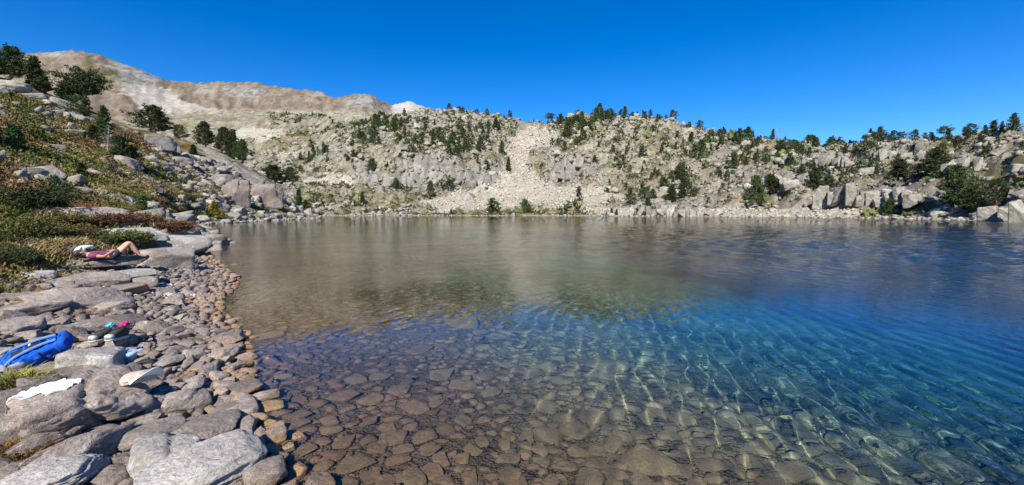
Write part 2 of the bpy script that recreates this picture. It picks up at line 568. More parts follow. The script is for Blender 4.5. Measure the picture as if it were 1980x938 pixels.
# terrain material
mat_ter, nt, bs = new_mat('terrain_surface')
geo = nd(nt, 'ShaderNodeNewGeometry')
at = nd(nt, 'ShaderNodeVertexColor')
at.layer_name = 'Col'
n_a = noise_node(nt, geo.outputs['Position'], 0.35, 8, .72)
n_b = noise_node(nt, geo.outputs['Position'], 3.0, 8, .7)
v1 = maprange(nt, n_a, .3, .7, .62, 1.32)
v2 = maprange(nt, n_b, .3, .7, .72, 1.25)
n_c = noise_node(nt, geo.outputs['Position'], 0.06, 10, .8)
v3 = maprange(nt, n_c, .3, .7, .6, 1.32)
vm = math_node(nt, 'MULTIPLY', math_node(nt, 'MULTIPLY', v1, v2), v3)
cm = nd(nt, 'ShaderNodeVectorMath', operation='SCALE')
nt.links.new(at.outputs['Color'], cm.inputs[0])
nt.links.new(vm, cm.inputs['Scale'])
nt.links.new(cm.outputs[0], bs.inputs['Base Color'])
bs.inputs['Roughness'].default_value = .95
bs.inputs['Specular IOR Level'].default_value = .1
b0 = bump(nt, None, n_c, .6, 9.0)
b1 = bump(nt, None, n_a, .6, 1.8, b0)
bump(nt, bs, n_b, .6, .08, b1)

NT, NR = GX.shape
idx = np.arange(NT * NR).reshape(NT, NR)
quads = np.stack([idx[:-1, :-1], idx[1:, :-1], idx[1:, 1:], idx[:-1, 1:]], -1)
qm = (KIND[:-1, :-1] == 2) & (R2[:-1, :-1] > 580)
V = np.stack([GX, GY, GZ], -1).reshape(-1, 3)
colv = col.reshape(-1, 3)


def sub_mesh(name, qs):
    used = np.unique(qs)
    remap = np.zeros(len(V), dtype=np.int64)
    remap[used] = np.arange(len(used))
    return mesh_np(name, V[used], remap[qs], mat_ter, True, colv[used])


ground = link('ground', sub_mesh('ground', quads[~qm]), kind='structure', label='rocky valley ground with heath, scree and the stony lake bed')
ground.cycles.is_caustics_receiver = True
link('mountain', sub_mesh('mountain', quads[qm]), kind='structure', label='bare brown mountain ridge with pale scree behind the lake')

# ------------------------------------------------------------------ the lake
WT = np.linspace(math.radians(-90), math.radians(95), 490)
WR = rows([(0.45, 20, .0071), (20, 95, .0115), (95, 330, .035)])
WC = (0.9, -1.2)
wt, wr = np.meshgrid(WT, WR, indexing='ij')
WX, WY = wr * np.sin(wt) + WC[0], wr * np.cos(wt) + WC[1]
WSD = shore_dist(WX, WY)
WZ = np.zeros_like(WX)
w_rng = np.random.default_rng(4)
spacing = np.maximum(wr * .0071, .004)
for k in range(54):
    lam = .085 * (3.6 ** w_rng.uniform(0, 1))
    a = w_rng.normal(math.radians(-12), .21)
    amp = .00025 * (lam / .15) ** 1.25
    keep = sstep(2.2, 4.5, lam / spacing)
    WZ += amp * keep * np.sin(2 * math.pi / lam * (math.cos(a) * WX + math.sin(a) * WY) + w_rng.uniform(0, 6.28))
gust = .35 + 1.3 * fbm2(WX / 2.6, WY / 2.6, 3, 71)
calm = .30 + .70 * sstep(.3, 3.0, -WSD)
WZ *= gust * calm * (.55 + .45 * sstep(-6, 2, WX)) * (1 - .72 * sstep(6.5, 15, wr))
# longer wavelets of the breeze on the open water
far_sp = np.where(wr < 20, wr * .0071, np.where(wr < 95, wr * .0115, wr * .035))
for k in range(26):
    lam = .6 * (3.4 ** w_rng.uniform(0, 1))
    a = w_rng.normal(math.radians(-35), .5)
    WZ += .0034 * lam * sstep(1.9, 3.4, lam / far_sp) * sstep(11, 24, wr) * (.12 + .88 * sstep(-10, 14, WX)) * (.5 + gust * .5) * np.sin(2 * math.pi / lam * (math.cos(a) * WX + math.sin(a) * WY) + w_rng.uniform(0, 6.28))
wi = np.arange(WX.size).reshape(WX.shape)
wq = np.stack([wi[:-1, :-1], wi[1:, :-1], wi[1:, 1:], wi[:-1, 1:]], -1)
wlim = np.maximum(.5, .03 * wr)
wq = wq[(WSD < wlim)[:-1, :-1]]
used = np.unique(wq)
remap = np.zeros(WX.size, dtype=np.int64)
remap[used] = np.arange(len(used))
WV = np.stack([WX, WY, WZ], -1).reshape(-1, 3)[used]
wdep = np.clip(-ground_z(WX, WY), 0, 30).reshape(-1)[used]
mat_wat, nt, bs = new_mat('lake_water_surface')
nt.nodes.remove(bs)
out = nt.nodes['Material Output']
rf = nd(nt, 'ShaderNodeBsdfRefraction')        # what passes the surface loses red first, by the depth of water below
rf.inputs['IOR'].default_value = 1.333
rf.inputs['Roughness'].default_value = 0.0
wd = nd(nt, 'ShaderNodeAttribute')
wd.attribute_name = 'depth'
comb = nd(nt, 'ShaderNodeCombineColor')
wdp = math_node(nt, 'POWER', wd.outputs['Fac'], 1.45)
for k_, ext in enumerate((.62, .25, .175)):
    nt.links.new(math_node(nt, 'POWER', math.exp(-ext), wdp), comb.inputs[k_])
nt.links.new(comb.outputs[0], rf.inputs['Color'])
gs = nd(nt, 'ShaderNodeBsdfGlossy')
gs.inputs['Roughness'].default_value = 0.0
fr = nd(nt, 'ShaderNodeLayerWeight')
fr.inputs['Blend'].default_value = .5
sch = math_node(nt, 'ADD', math_node(nt, 'MULTIPLY', math_node(nt, 'POWER', fr.outputs['Facing'], 5.0), .98), .02)
gl = nd(nt, 'ShaderNodeMixShader')
nt.links.new(sch, gl.inputs[0])
nt.links.new(rf.outputs[0], gl.inputs[1])
nt.links.new(gs.outputs[0], gl.inputs[2])
geo = nd(nt, 'ShaderNodeNewGeometry')
mp = nd(nt, 'ShaderNodeMapping')
mp.inputs['Rotation'].default_value = (0, 0, math.radians(14))
mp.inputs['Scale'].default_value = (1.0, .55, 1.0)
nt.links.new(geo.outputs['Position'], mp.inputs[0])
w1 = noise_node(nt, mp.outputs[0], 3.4, 4, .66)
ln = nd(nt, 'ShaderNodeVectorMath', operation='LENGTH')
nt.links.new(geo.outputs['Position'], ln.inputs[0])
far_f = maprange(nt, ln.outputs['Value'], 5, 14)
patch = noise_node(nt, geo.outputs['Position'], .05, 3, .5)
pst = maprange(nt, patch, .35, .65, .55, 1.2)
sx_ = nd(nt, 'ShaderNodeSeparateXYZ')
nt.links.new(geo.outputs['Position'], sx_.inputs[0])
wind = maprange(nt, sx_.outputs['X'], -14, 16, .5, 1.4)      # the open east side lies in the breeze
st = math_node(nt, 'MULTIPLY', math_node(nt, 'MULTIPLY', far_f, pst), wind)
bn = nd(nt, 'ShaderNodeBump')
bn.inputs['Distance'].default_value = .08
nt.links.new(math_node(nt, 'MINIMUM', math_node(nt, 'MULTIPLY', st, .38), 1.0), bn.inputs['Strength'])
nt.links.new(w1, bn.inputs['Height'])
for q_ in (rf, gs, fr):
    nt.links.new(bn.outputs[0], q_.inputs['Normal'])
nt.links.new(gl.outputs[0], out.inputs['Surface'])
wme = mesh_np('lake_water', WV, remap[wq], mat_wat, True)
wme.attributes.new('depth', 'FLOAT', 'POINT').data.foreach_set('value', wdep.astype(np.float32))
lake = link('lake_water', wme, kind='structure', label='clear rippled lake water')
lake.cycles.is_caustics_caster = True

# the blue of the deep water: a body of water below the drop-off
mat_deep, nt, bs = new_mat('deep_water')
nt.nodes.remove(bs)
out = nt.nodes['Material Output']
pv = nd(nt, 'ShaderNodeVolumePrincipled')
pv.inputs['Color'].default_value = (.02, .60, 1.0, 1)
pv.inputs['Density'].default_value = .55
pv.inputs['Absorption Color'].default_value = (.0, .30, .95, 1)
nt.links.new(pv.outputs[0], out.inputs['Volume'])
bm = bmesh.new()
bmesh.ops.create_cube(bm, size=1)
bmesh.ops.scale(bm, vec=(330, 290, 16), verts=bm.verts)
bmesh.ops.translate(bm, vec=(0, 130, -8 - 2.1), verts=bm.verts)
me = bpy.data.meshes.new('deep_water')
bm.to_mesh(me)
bm.free()
me.materials.append(mat_deep)
deep = link('deep_water', me, kind='structure', label='blue deep water of the lake')

# ------------------------------------------------------------------ rock
def stone_mat(name, lo, hi, tint, lichen, wet=True, big=1.0):
    m, nt, bs = new_mat(name)
    geo = nd(nt, 'ShaderNodeNewGeometry')
    oi = nd(nt, 'ShaderNodeObjectInfo')
    pos = geo.outputs['Position']
    big_n = noise_node(nt, pos, 2.2 * big, 6, .65)
    fine = noise_node(nt, pos, 42.0 * big, 5, .75)
    mid = noise_node(nt, pos, 9.0 * big, 6, .7, .6)
    vor = nd(nt, 'ShaderNodeTexVoronoi')
    vor.inputs['Scale'].default_value = 3.1 * big
    nt.links.new(pos, vor.inputs['Vector'])
    c = ramp(nt, big_n, [(.28, lo), (.72, hi)])
    rnd = maprange(nt, oi.outputs['Random'], 0, 1, .74, 1.2)
    c = mixc(nt, .55, c, mixc(nt, vor.outputs['Color'], lo, tint))
    sc_ = nd(nt, 'ShaderNodeVectorMath', operation='SCALE')
    nt.links.new(c, sc_.inputs[0])
    nt.links.new(rnd, sc_.inputs['Scale'])
    c = sc_.outputs[0]
    sep = nd(nt, 'ShaderNodeSeparateColor')
    nt.links.new(vor.outputs['Color'], sep.inputs[0])
    spk = math_node(nt, 'MULTIPLY', maprange(nt, fine, .35, .68, .62, 1.3), maprange(nt, sep.outputs[2], 0, 1, .72, 1.2))
    s2 = nd(nt, 'ShaderNodeVectorMath', operation='SCALE')
    nt.links.new(c, s2.inputs[0])
    nt.links.new(spk, s2.inputs['Scale'])
    c = s2.outputs[0]
    c = mixc(nt, maprange(nt, mid, .60, .68), c, lichen)
    c = mixc(nt, maprange(nt, mid, .36, .30), c, tuple(x * .45 for x in lo))
    if wet:
        z = nd(nt, 'ShaderNodeSeparateXYZ')
        nt.links.new(pos, z.inputs[0])
        zz = math_node(nt, 'ADD', z.outputs['Z'], math_node(nt, 'MULTIPLY', math_node(nt, 'SUBTRACT', mid, .5), .10))
        band = maprange(nt, zz, .07, .015)
        stain = mixc(nt, vor.outputs['Color'], (.21, .132, .07), (.42, .235, .125))
        stain = mixc(nt, maprange(nt, oi.outputs['Random'], .1, .9), stain, (.31, .205, .10))
        st2 = nd(nt, 'ShaderNodeVectorMath', operation='SCALE')
        nt.links.new(stain, st2.inputs[0])
        nt.links.new(maprange(nt, fine, .3, .7, .65, 1.3), st2.inputs['Scale'])
        c = mixc(nt, math_node(nt, 'MULTIPLY', band, .9), c, st2.outputs[0])
        silt = math_node(nt, 'MULTIPLY', maprange(nt, zz, -.24, -.62), .85)
        c = mixc(nt, silt, c, mixc(nt, sep.outputs[1], (.32, .255, .14), (.50, .415, .25)))
    nt.links.new(c, bs.inputs['Base Color'])
    bs.inputs['Roughness'].default_value = .88
    bs.inputs['Specular IOR Level'].default_value = .25
    b = bump(nt, None, mid, .95, .05 / big)
    bump(nt, bs, fine, .85, .014 / big, b)
    return m


M_SHORE = stone_mat('shore_granite', (.235, .20, .177), (.41, .365, .328), (.37, .28, .23), (.50, .475, .44))
M_PALE = stone_mat('pale_granite', (.40, .37, .335), (.58, .555, .52), (.50, .46, .41), (.64, .62, .59))
M_HILL = stone_mat('hillside_granite', (.22, .202, .172), (.46, .43, .37), (.35, .315, .265), (.52, .495, .44), False, .35)
M_PINK = stone_mat('pink_cliff_granite', (.18, .155, .135), (.37, .275, .22), (.19, .17, .16), (.36, .31, .265), False, .22)
M_TALUS = stone_mat('pale_talus_granite', (.36, .325, .265), (.56, .52, .435), (.46, .41, .335), (.60, .57, .50), False, .35)
M_WHITE = stone_mat('white_quartz_stone', (.55, .53, .49), (.70, .68, .64), (.62, .58, .52), (.74, .72, .70))

_ico = {}


def ico(sub):
    if sub not in _ico:
        b = bmesh.new()
        bmesh.ops.create_icosphere(b, subdivisions=sub, radius=1.0)
        v = np.array([w.co[:] for w in b.verts])
        f = np.array([[w.index for w in q.verts] for q in b.faces])
        b.free()
        _ico[sub] = (v, f)
    return _ico[sub]


def rock_shape(seed, sub, planes=11, soft=14.0, rough=.06, layer=0.0, crack=None):
    """a boulder: a rounded block cut by random planes, roughened; fits a box of about one unit"""
    r = np.random.default_rng(seed)
    d, f = ico(sub)
    n = r.normal(size=(planes, 3))
    n[:, 2] *= .75
    n /= np.linalg.norm(n, axis=1)[:, None]
    n = np.concatenate([n, [[0, 0, 1], [0, 0, -1], [1, 0, 0], [-1, 0, 0], [0, 1, 0], [0, -1, 0]]])
    n[planes:] += r.normal(size=(6, 3)) * .16
    n /= np.linalg.norm(n, axis=1)[:, None]
    off = np.concatenate([r.uniform(.40, .62, planes), r.uniform(.40, .52, 6)])
    soft = soft * 2.2
    q = np.maximum(d @ n.T, 0) / off
    rad = 1.0 / np.power(np.sum(np.power(q, soft), axis=1), 1 / soft)
    v = d * rad[:, None]
    o = r.uniform(0, 50, 3)
    e = np.zeros(len(v))
    for k, (fr, am) in enumerate(((2.3, .45), (5.1, .5), (11.0, .42), (23.0, .28))):
        if sub <= 2 and k > 1:
            break
        e += am * (1 - 2 * np.abs(2 * vn3(v[:, 0] * fr + o[0], v[:, 1] * fr + o[1], v[:, 2] * fr * (1 + layer) + o[2], seed + k) - 1))
    v = v + d * (e * rough * .55)[:, None]
    if crack is not None:
        for (cn, co, cw, cd) in crack:
            cn = np.array(cn) / np.linalg.norm(cn)
            t = v @ cn - co + .05 * (vn3(v[:, 0] * 4 + 3, v[:, 1] * 4, v[:, 2] * 4, seed + 9) - .5)
            v = v - d * (cd * np.exp(-(t / cw) ** 2))[:, None]
    lo, hi = v.min(0), v.max(0)
    return (v - (lo + hi) / 2) / (hi - lo), f


_cube = {}


def cube_grid(n):
    if n not in _cube:
        key, vs_, fs_ = {}, [], []

        def vid(p):
            p = tuple(p)
            if p not in key:
                key[p] = len(vs_)
                vs_.append([c / n - .5 for c in p])
            return key[p]
        for ax in range(3):
            for side in (0, n):
                for i in range(n):
                    for j in range(n):
                        q = []
                        for a, b in ((i, j), (i + 1, j), (i + 1, j + 1), (i, j + 1)):
                            p = [0, 0, 0]
                            p[ax], p[(ax + 1) % 3], p[(ax + 2) % 3] = side, a, b
                            q.append(vid(p))
                        if side == 0:
                            q.reverse()
                        fs_ += [(q[0], q[1], q[2]), (q[0], q[2], q[3])]
        _cube[n] = (np.array(vs_), np.array(fs_))
    return _cube[n]


def block_shape(seed, sub, planes=8, rough=.06, layer=0.0, crack=None, corner=.13, **_):
    """an angular block: a skewed cuboid with corners and edges split off along flat joints"""
    r = np.random.default_rng(seed)
    v, f = cube_grid({1: 1, 2: 2, 3: 6, 4: 13, 5: 22}[sub])
    v = v.copy()
    co = r.uniform(-corner, corner, (2, 2, 2, 3))
    a = v + .5
    w = np.zeros_like(v)
    for i in (0, 1):
        for j in (0, 1):
            for k in (0, 1):
                wt_ = (a[:, 0] if i else 1 - a[:, 0]) * (a[:, 1] if j else 1 - a[:, 1]) * (a[:, 2] if k else 1 - a[:, 2])
                w += wt_[:, None] * co[i, j, k]
    v = v + w
    if sub > 1:
        for k in range(planes):
            n = r.choice([-1, 1], 3) * r.uniform(.15, 1, 3)
            n[2] = abs(n[2]) if k % 3 else n[2]
            n /= np.linalg.norm(n)
            t = v @ n - r.uniform(.34, .58)
            v = v - n * np.maximum(t, 0)[:, None]
    if sub > 2:
        d = v / (np.linalg.norm(v, axis=1)[:, None] + 1e-6)
        o = r.uniform(0, 50, 3)
        e = np.zeros(len(v))
        for k, (fr, am) in enumerate(((3.0, .5), (7.0, .45), (15.0, .4), (30.0, .22))):
            if sub == 3 and k > 1:
                break
            e += am * (1 - 2 * np.abs(2 * vn3(v[:, 0] * fr + o[0], v[:, 1] * fr + o[1], v[:, 2] * fr * (1 + max(layer, 0)) + o[2], seed + k) - 1))
        v = v + d * (e * rough * .5)[:, None]
        for (cn, c0, cw, cd) in (crack or ()):
            cn = np.array(cn) / np.linalg.norm(cn)
            t = v @ cn - c0 + .06 * (vn3(v[:, 0] * 4 + 3, v[:, 1] * 4, v[:, 2] * 4, seed + 9) - .5)
            v = v - d * (cd * np.exp(-(t / cw) ** 2))[:, None]
    lo, hi = v.min(0), v.max(0)
    return (v - (lo + hi) / 2) / (hi - lo), f


def rock_mesh(name, seed, sub, mat, smooth=True, **kw):
    v, f = (block_shape if kw.get('soft', 14) >= 24 else rock_shape)(seed, sub, **kw)
    return mesh_np(name, v, f, mat, smooth)


def lod_meshes(name, seeds, sub, mat, **kw):
    return [rock_mesh(name, s_, sub, mat, **kw) for s_ in seeds]


ANG = lambda me: me
SH_BIG = lod_meshes('stone', range(100, 104), 4, M_SHORE, rough=.075, soft=20, planes=8) + lod_meshes('stone', range(104, 116), 4, M_SHORE, rough=.06, soft=40, planes=9, corner=.18)
SH_SM = lod_meshes('stone', range(200, 203), 3, M_SHORE, rough=.06, soft=20, planes=8) + lod_meshes('stone', range(203, 214), 3, M_SHORE, rough=.05, soft=40, planes=9, corner=.2)
BED_B = lod_meshes('bed_stone', range(300, 312), 3, M_SHORE, rough=.05, soft=14, planes=7)
HILL_B = lod_meshes('hill_boulder', range(400, 412), 3, M_HILL, rough=.07, soft=40, planes=7, smooth=False)

occupied = []                                  # (x, y, radius) of stones already laid


def rock_at(px, py, w, h, name='boulder', label=None, mat=None, seed=1, sub=5, yaw=0.0, tilt=(0, 0), depth=.85, sink=.18,
            wsurf=False, zoff=0.0, group=None, cat='rock', cast_water=True, lift=None, hmin=.22, **kw):
    """lay a rock whose foot is seen at photo pixel (px, py) and which looks w by h photo pixels"""
    x, y, z = on_ground(px, py, wsurf)
    s_ = y / FPX
    W = w * s_
    D = W * depth
    el = math.atan2(max(CAMZ - z, .02), math.hypot(x, y))
    H = max((h * s_ - D * .8 * math.sin(el)) / math.cos(el), W * hmin)
    dirv = Vector((x, y, 0)).normalized()
    cx, cy2 = x + dirv.x * D * .42, y + dirv.y * D * .42
    gz = float(ground_z(cx, cy2))
    if y > 25 or w < 180:
        sub = min(sub, 4)
    o = link(name, rock_mesh(name, seed, sub, mat or M_SHORE, **kw), label=label, category=cat, group=group)
    o.location = (cx, cy2, gz + H * (.5 - sink) + zoff)
    o.scale = (W, D, H * (1 + sink))
    o.rotation_euler = (math.radians(tilt[0]), math.radians(tilt[1]), math.radians(yaw) - math.atan2(x, y))
    if y < 40:
        o.cycles.is_caustics_receiver = True
        occupied.append((cx, cy2, .40 * max(W, D)))
    return o


R = rock_at
# foreground boulders
R(392, 958, 225, 118, label='pale grey boulder with a black shaded flank at the bottom edge of the picture', seed=501, rough=.06, soft=16, yaw=20, depth=.8, mat=M_PALE)
R(318, 930, 130, 92, label='pale grey boulder with a dark cleft, tucked behind the bottom boulder', seed=502, soft=18, yaw=-20, mat=M_PALE, crack=[((1, .3, .2), .18, .04, .16)])
R(162, 838, 200, 128, label='large domed grey boulder with a dark crack and a white cloth on it', seed=503, soft=13, rough=.10, yaw=12, depth=.8, crack=[((1, -.35, .25), .20, .035, .12), ((.2, 1, .4), -.12, .03, .07)])
R(150, 905, 200, 85, label='long slanting grey slab split lengthwise, in front of the domed boulder', seed=504, soft=26, yaw=38, tilt=(0, 8), depth=.55, layer=1.5, crack=[((.1, 1, .1), .03, .025, .16)])
R(280, 868, 125, 62, label='flat pinkish grey stone between the slanting slab and the water side rocks', seed=505, yaw=14, depth=.75, sub=4)
R(398, 858, 135, 62, label='broad brown-grey stone behind the bottom boulder', seed=506, yaw=10, depth=.8, sub=4, soft=20)
R(25, 806, 85, 58, label='grey block with a shaded underside at the left edge below the blue backpack', seed=507, yaw=-12, sub=4, soft=26)
R(18, 866, 95, 72, label='smooth blue-grey slab at the left edge below the grey block', seed=508, yaw=20, sub=4, soft=22)
R(105, 965, 200, 70, label='layered whitish rock at the bottom left corner', seed=509, yaw=30, depth=.7, layer=3.0, rough=.10, soft=20, mat=M_PALE)
R(186, 728, 92, 70, label='upright pale grey boulder beside the lidded bowl', seed=510, yaw=-30, sub=4, soft=18, mat=M_PALE)
R(128, 752, 120, 46, label='low cracked grey rock below the blue backpack', seed=511, yaw=15, sub=4, layer=1.5, rough=.09)
R(228, 677, 52, 34, label='wedge-shaped grey stone leaning by the hiking shoes', seed=512, yaw=25, tilt=(0, -14), sub=4, soft=26)
R(55, 745, 130, 30, label='flat dark rock shelf carrying the blue backpack', seed=513, yaw=10, sub=4, layer=2, hmin=.12)
R(297, 806, 52, 48, label='rounded grey stone left of the dark stone row above the flat pinkish stone', seed=514, sub=4)
R(347, 800, 66, 50, label='dark grey squarish stone in the row above the broad brown-grey stone', seed=515, sub=4, yaw=8)
R(388, 796, 50, 44, label='smaller grey stone at the right of the dark squarish stone', seed=516, sub=4, yaw=-15)
R(512, 950, 80, 62, label='reddish grey rounded boulder at the waterline on the bottom edge', seed=517, sub=4, soft=13)
R(470, 892, 78, 44, label='round pinkish stone at the waterline right of the bottom boulder', seed=519, sub=4, soft=14)
R(618, 952, 62, 58, label='flat pinkish stone rising out of the water at the bottom edge', seed=518, sub=4, wsurf=True, soft=20)
R(578, 848, 32, 30, label='lone white stone standing in the shallow water', seed=520, sub=4, wsurf=True, mat=M_WHITE, tilt=(0, 20))
R(548, 728, 34, 17, label='flat white stone in the water beside a brown stone near the shore', seed=521, sub=4, wsurf=True, mat=M_WHITE, hmin=.3)
R(522, 742, 36, 20, label='brown stone in the water just left of the flat white stone', seed=522, sub=4, wsurf=True)
R(520, 652, 56, 16, label='long flat pale stone alone in the water off the shore', seed=523, sub=4, wsurf=True, hmin=.2, mat=M_PALE)
R(455, 618, 26, 11, label='small dark wet stone breaking the water farther out', seed=524, sub=4, wsurf=True, hmin=.25)
R(402, 594, 18, 6, label='tiny white flat stone lying at the water edge', seed=525, sub=3, wsurf=True, mat=M_WHITE)
R(530, 858, 46, 40, label='pale pointed stone half in the water right of the round pinkish stone', seed=526, sub=4, wsurf=True)
R(515, 802, 62, 30, label='orange-brown stone at the waterline below the pale wedge stone', seed=527, sub=4, soft=13)
R(508, 782, 60, 32, label='pale wedge stone at the waterline above the orange-brown stone', seed=528, sub=4, yaw=10, mat=M_PALE)
R(452, 815, 92, 42, label='low broad grey stone at the waterline right of the dark stone row', seed=529, sub=4, yaw=18)
R(470, 765, 70, 32, label='flat grey-brown slab at the waterline above the low broad stone', seed=530, sub=4, yaw=12)
# middle distance shore
R(322, 520, 95, 52, label='big grey boulder with a black shaded right face beside the lying person', seed=531, yaw=10, soft=24, depth=.8)
R(345, 492, 110, 44, label='long pale layered rock behind the big shaded boulder', seed=532, yaw=6, layer=2, soft=22, mat=M_PALE)
R(392, 486, 66, 24, label='low pale rock reaching into the water behind the big shaded boulder', seed=533, sub=4, layer=2, mat=M_PALE)
R(262, 470, 112, 30, label='flat lichen-covered slab with a dark hollow below it, at the edge of the heath', seed=534, soft=28, depth=.6, mat=M_PALE)
R(170, 432, 150, 34, label='long grey ledge of rock showing through the heath', seed=535, depth=.45, soft=24, layer=2, yaw=-6)
R(178, 522, 175, 17, label='long flat slab under the lying person and the daypack', seed=536, depth=.5, soft=30, hmin=.10, yaw=-4)
R(232, 548, 110, 30, label='flat pale slab with a dark square end in front of the lying person', seed=537, depth=.7, soft=30, hmin=.2, mat=M_PALE)
R(172, 556, 120, 26, label='tilted brown-grey slab left of the dark-ended slab', seed=538, depth=.6, tilt=(10, 0), soft=26)
R(155, 600, 150, 46, label='large tilted flaky slab in the middle of the stony shore', seed=539, depth=.7, tilt=(12, -6), layer=3, soft=30, yaw=20)
R(212, 606, 70, 28, label='pale wedge rock at the right end of the large flaky slab', seed=540, sub=4, yaw=15, soft=26)
R(200, 640, 135, 30, label='wide grey slab behind the hiking shoes', seed=541, sub=4, depth=.6, soft=26, hmin=.15, yaw=8)
R(22, 652, 95, 44, label='grey boulder at the left edge above the blue backpack', seed=542, sub=4, yaw=-8)
R(62, 612, 110, 28, label='long low grey slab at the left above the grey edge boulder', seed=543, sub=4, depth=.5, layer=2, yaw=12)
R(72, 548, 52, 24, label='pointed pale rock at the left among rusty grass', seed=544, sub=4, mat=M_PALE, yaw=20)
R(108, 560, 60, 14, label='low grey stone between the pointed pale rock and the tilted slab', seed=545, sub=4)
R(60, 585, 90, 20, label='flat grey stone half covered by rusty grass at the left', seed=546, sub=4, depth=.5)
R(250, 570, 62, 26, label='rounded grey stone left of the white gravel patch', seed=547, sub=4)
R(280, 560, 46, 30, label='upright grey stone right of the dark-ended slab', seed=548, sub=4)
R(130, 592, 20, 13, label='small white stone lying on the large flaky slab', seed=549, sub=3, mat=M_WHITE, zoff=.10)
# left hillside: the pink outcrop and other blocks one can pick out
R(455, 400, 52, 54, label='tall pink and grey rock face above the left shore', seed=560, mat=M_PINK, depth=.8, soft=34, planes=7, rough=.09, crack=[((1, .2, .1), -.14, .02, .06), ((1, -.3, 0), .2, .02, .05)], cat='rock')
R(515, 404, 62, 48, label='pink-grey block with a black shaded right side next to the tall rock face', seed=561, mat=M_PINK, depth=.8, soft=34, planes=7, rough=.09, crack=[((1, .2, .1), -.14, .02, .06), ((1, -.3, 0), .2, .02, .05)])
R(428, 362, 46, 26, label='overhanging pale boulder on top of the tall pink rock face', seed=562, mat=M_HILL, soft=26)
R(480, 358, 60, 24, label='long pale boulder above the pink rock faces', seed=563, mat=M_HILL, soft=26)
R(312, 296, 50, 32, label='large pale boulder with a black hollow high on the left hillside', seed=564, mat=M_HILL, soft=28)
R(350, 322, 40, 15, label='flat pale boulder below the large hillside boulder', seed=565, mat=M_HILL)
R(248, 330, 40, 30, label='jagged grey rocks in shade below the dark pines on the left hillside', seed=566, mat=M_SHORE, soft=34)
R(35, 358, 30, 12, label='small white triangular rock in the heath at the left edge', seed=567, mat=M_WHITE, sub=4)
R(287, 355, 17, 14, label='cube-shaped white rock alone in the heath', seed=568, mat=M_HILL, sub=4, soft=40, planes=3)
R(218, 365, 26, 9, label='flat oval pale rock in the heath', seed=569, mat=M_HILL, sub=4)
R(217, 385, 24, 12, label='slanting pale rock below the flat oval one in the heath', seed=570, mat=M_HILL, sub=4)
R(100, 292, 42, 14, label='long white slanting rock on the upper left hillside', seed=571, mat=M_HILL, sub=4, depth=.4)
R(130, 208, 50, 16, label='long pale slab below the pines on the left skyline', seed=572, mat=M_HILL, sub=4, depth=.5, tilt=(0, 18))
R(25, 180, 52, 20, rough=.12, label='pale outcrop below the pines at the left edge', seed=573, mat=M_HILL)
R(66, 196, 44, 18, rough=.12, label='second pale outcrop right of the one at the left edge', seed=574, mat=M_HILL)
R(150, 268, 36, 16, label='pale boulder pair on the upper left hillside', seed=575, mat=M_HILL)
M_GREYC = stone_mat('grey_cliff_granite', (.20, .188, .17), (.36, .34, .31), (.28, .26, .23), (.44, .42, .385), False, .3)
JB = lod_meshes('cliff_block', range(420, 432), 4, M_HILL, rough=.075, soft=60, planes=3, smooth=False, corner=.10)
JG = lod_meshes('cliff_block', range(440, 452), 3, M_GREYC, rough=.075, soft=60, planes=4, smooth=False, corner=.14)
for (pa, pb, pyb, hp, wh) in [(1592, 1660, 402, 44, 'upright jointed cliff above the right shore'), (1664, 1780, 398, 34, 'long pale cliff above the right shore'), (1500, 1560, 368, 36, 'square cliff on the right slope'),
                              (1240, 1400, 419, 20, 'low cliff at the far right waterline'), (1925, 1990, 428, 40, 'tall rock face at the right edge of the lake'), (1268, 1335, 382, 18, 'small cliff below the dark pines'),
                              (1560, 1650, 322, 18, 'ledge under the right skyline'), (1700, 1790, 312, 20, 'ledge below the skyline pines'), (1832, 1905, 332, 26, 'crag beside the rounded pine on the right slope'),
                              (680, 760, 380, 34, 'lower left grey cliff across the lake'), (770, 905, 382, 36, 'lower middle grey cliff across the lake'), (778, 900, 348, 34, 'upper middle grey cliff across the lake'),
                              (905, 985, 374, 34, 'grey cliff beside the talus fan'), (915, 975, 344, 26, 'upper grey cliff beside the talus'), (1062, 1132, 346, 34, 'grey cliff right of the talus fan'), (1070, 1125, 318, 24, 'upper grey cliff right of the talus')]:
    p_ = pa
    while p_ < pb:
        wj = random.uniform(.22, .5) * hp + 4
        if pa < 1200 and random.random() < .38:
            p_ += wj * 1.3
            continue
        hj = hp * (random.uniform(.55, 1.1) if pa > 1200 else random.uniform(.3, .85))
        x, y, z = on_ground(p_ + wj / 2, pyb + (random.uniform(-.14, .06) if pa > 1200 else random.uniform(-.7, .35)) * hp)
        o = link('cliff_block', random.choice(JB if pa > 1200 else JG), label='upright jointed rock block of the ' + wh, category='rock', group='blocks of the ' + wh)
        W = wj * y / FPX * 1.35
        H = hj * y / FPX
        D = W * random.uniform(1.2, 1.7)
        o.location = (x, y + D * .5, z + H * .42)
        o.scale = (W, D, H * 1.16)
        o.rotation_euler = (random.gauss(0, .06), random.gauss(0, .07), random.gauss(0, .16) - math.atan2(x, y))
        p_ += wj
        nb_ = len([1 for q in COL.objects if q.get('group') == o['group']])
        o['label'] = ('%s block from left, ' % (['first', 'second', 'third', 'fourth', 'fifth', 'sixth', 'seventh', 'eighth', 'ninth', 'tenth'] + ['%dth' % q for q in range(11, 40)])[nb_ - 1]) + wh


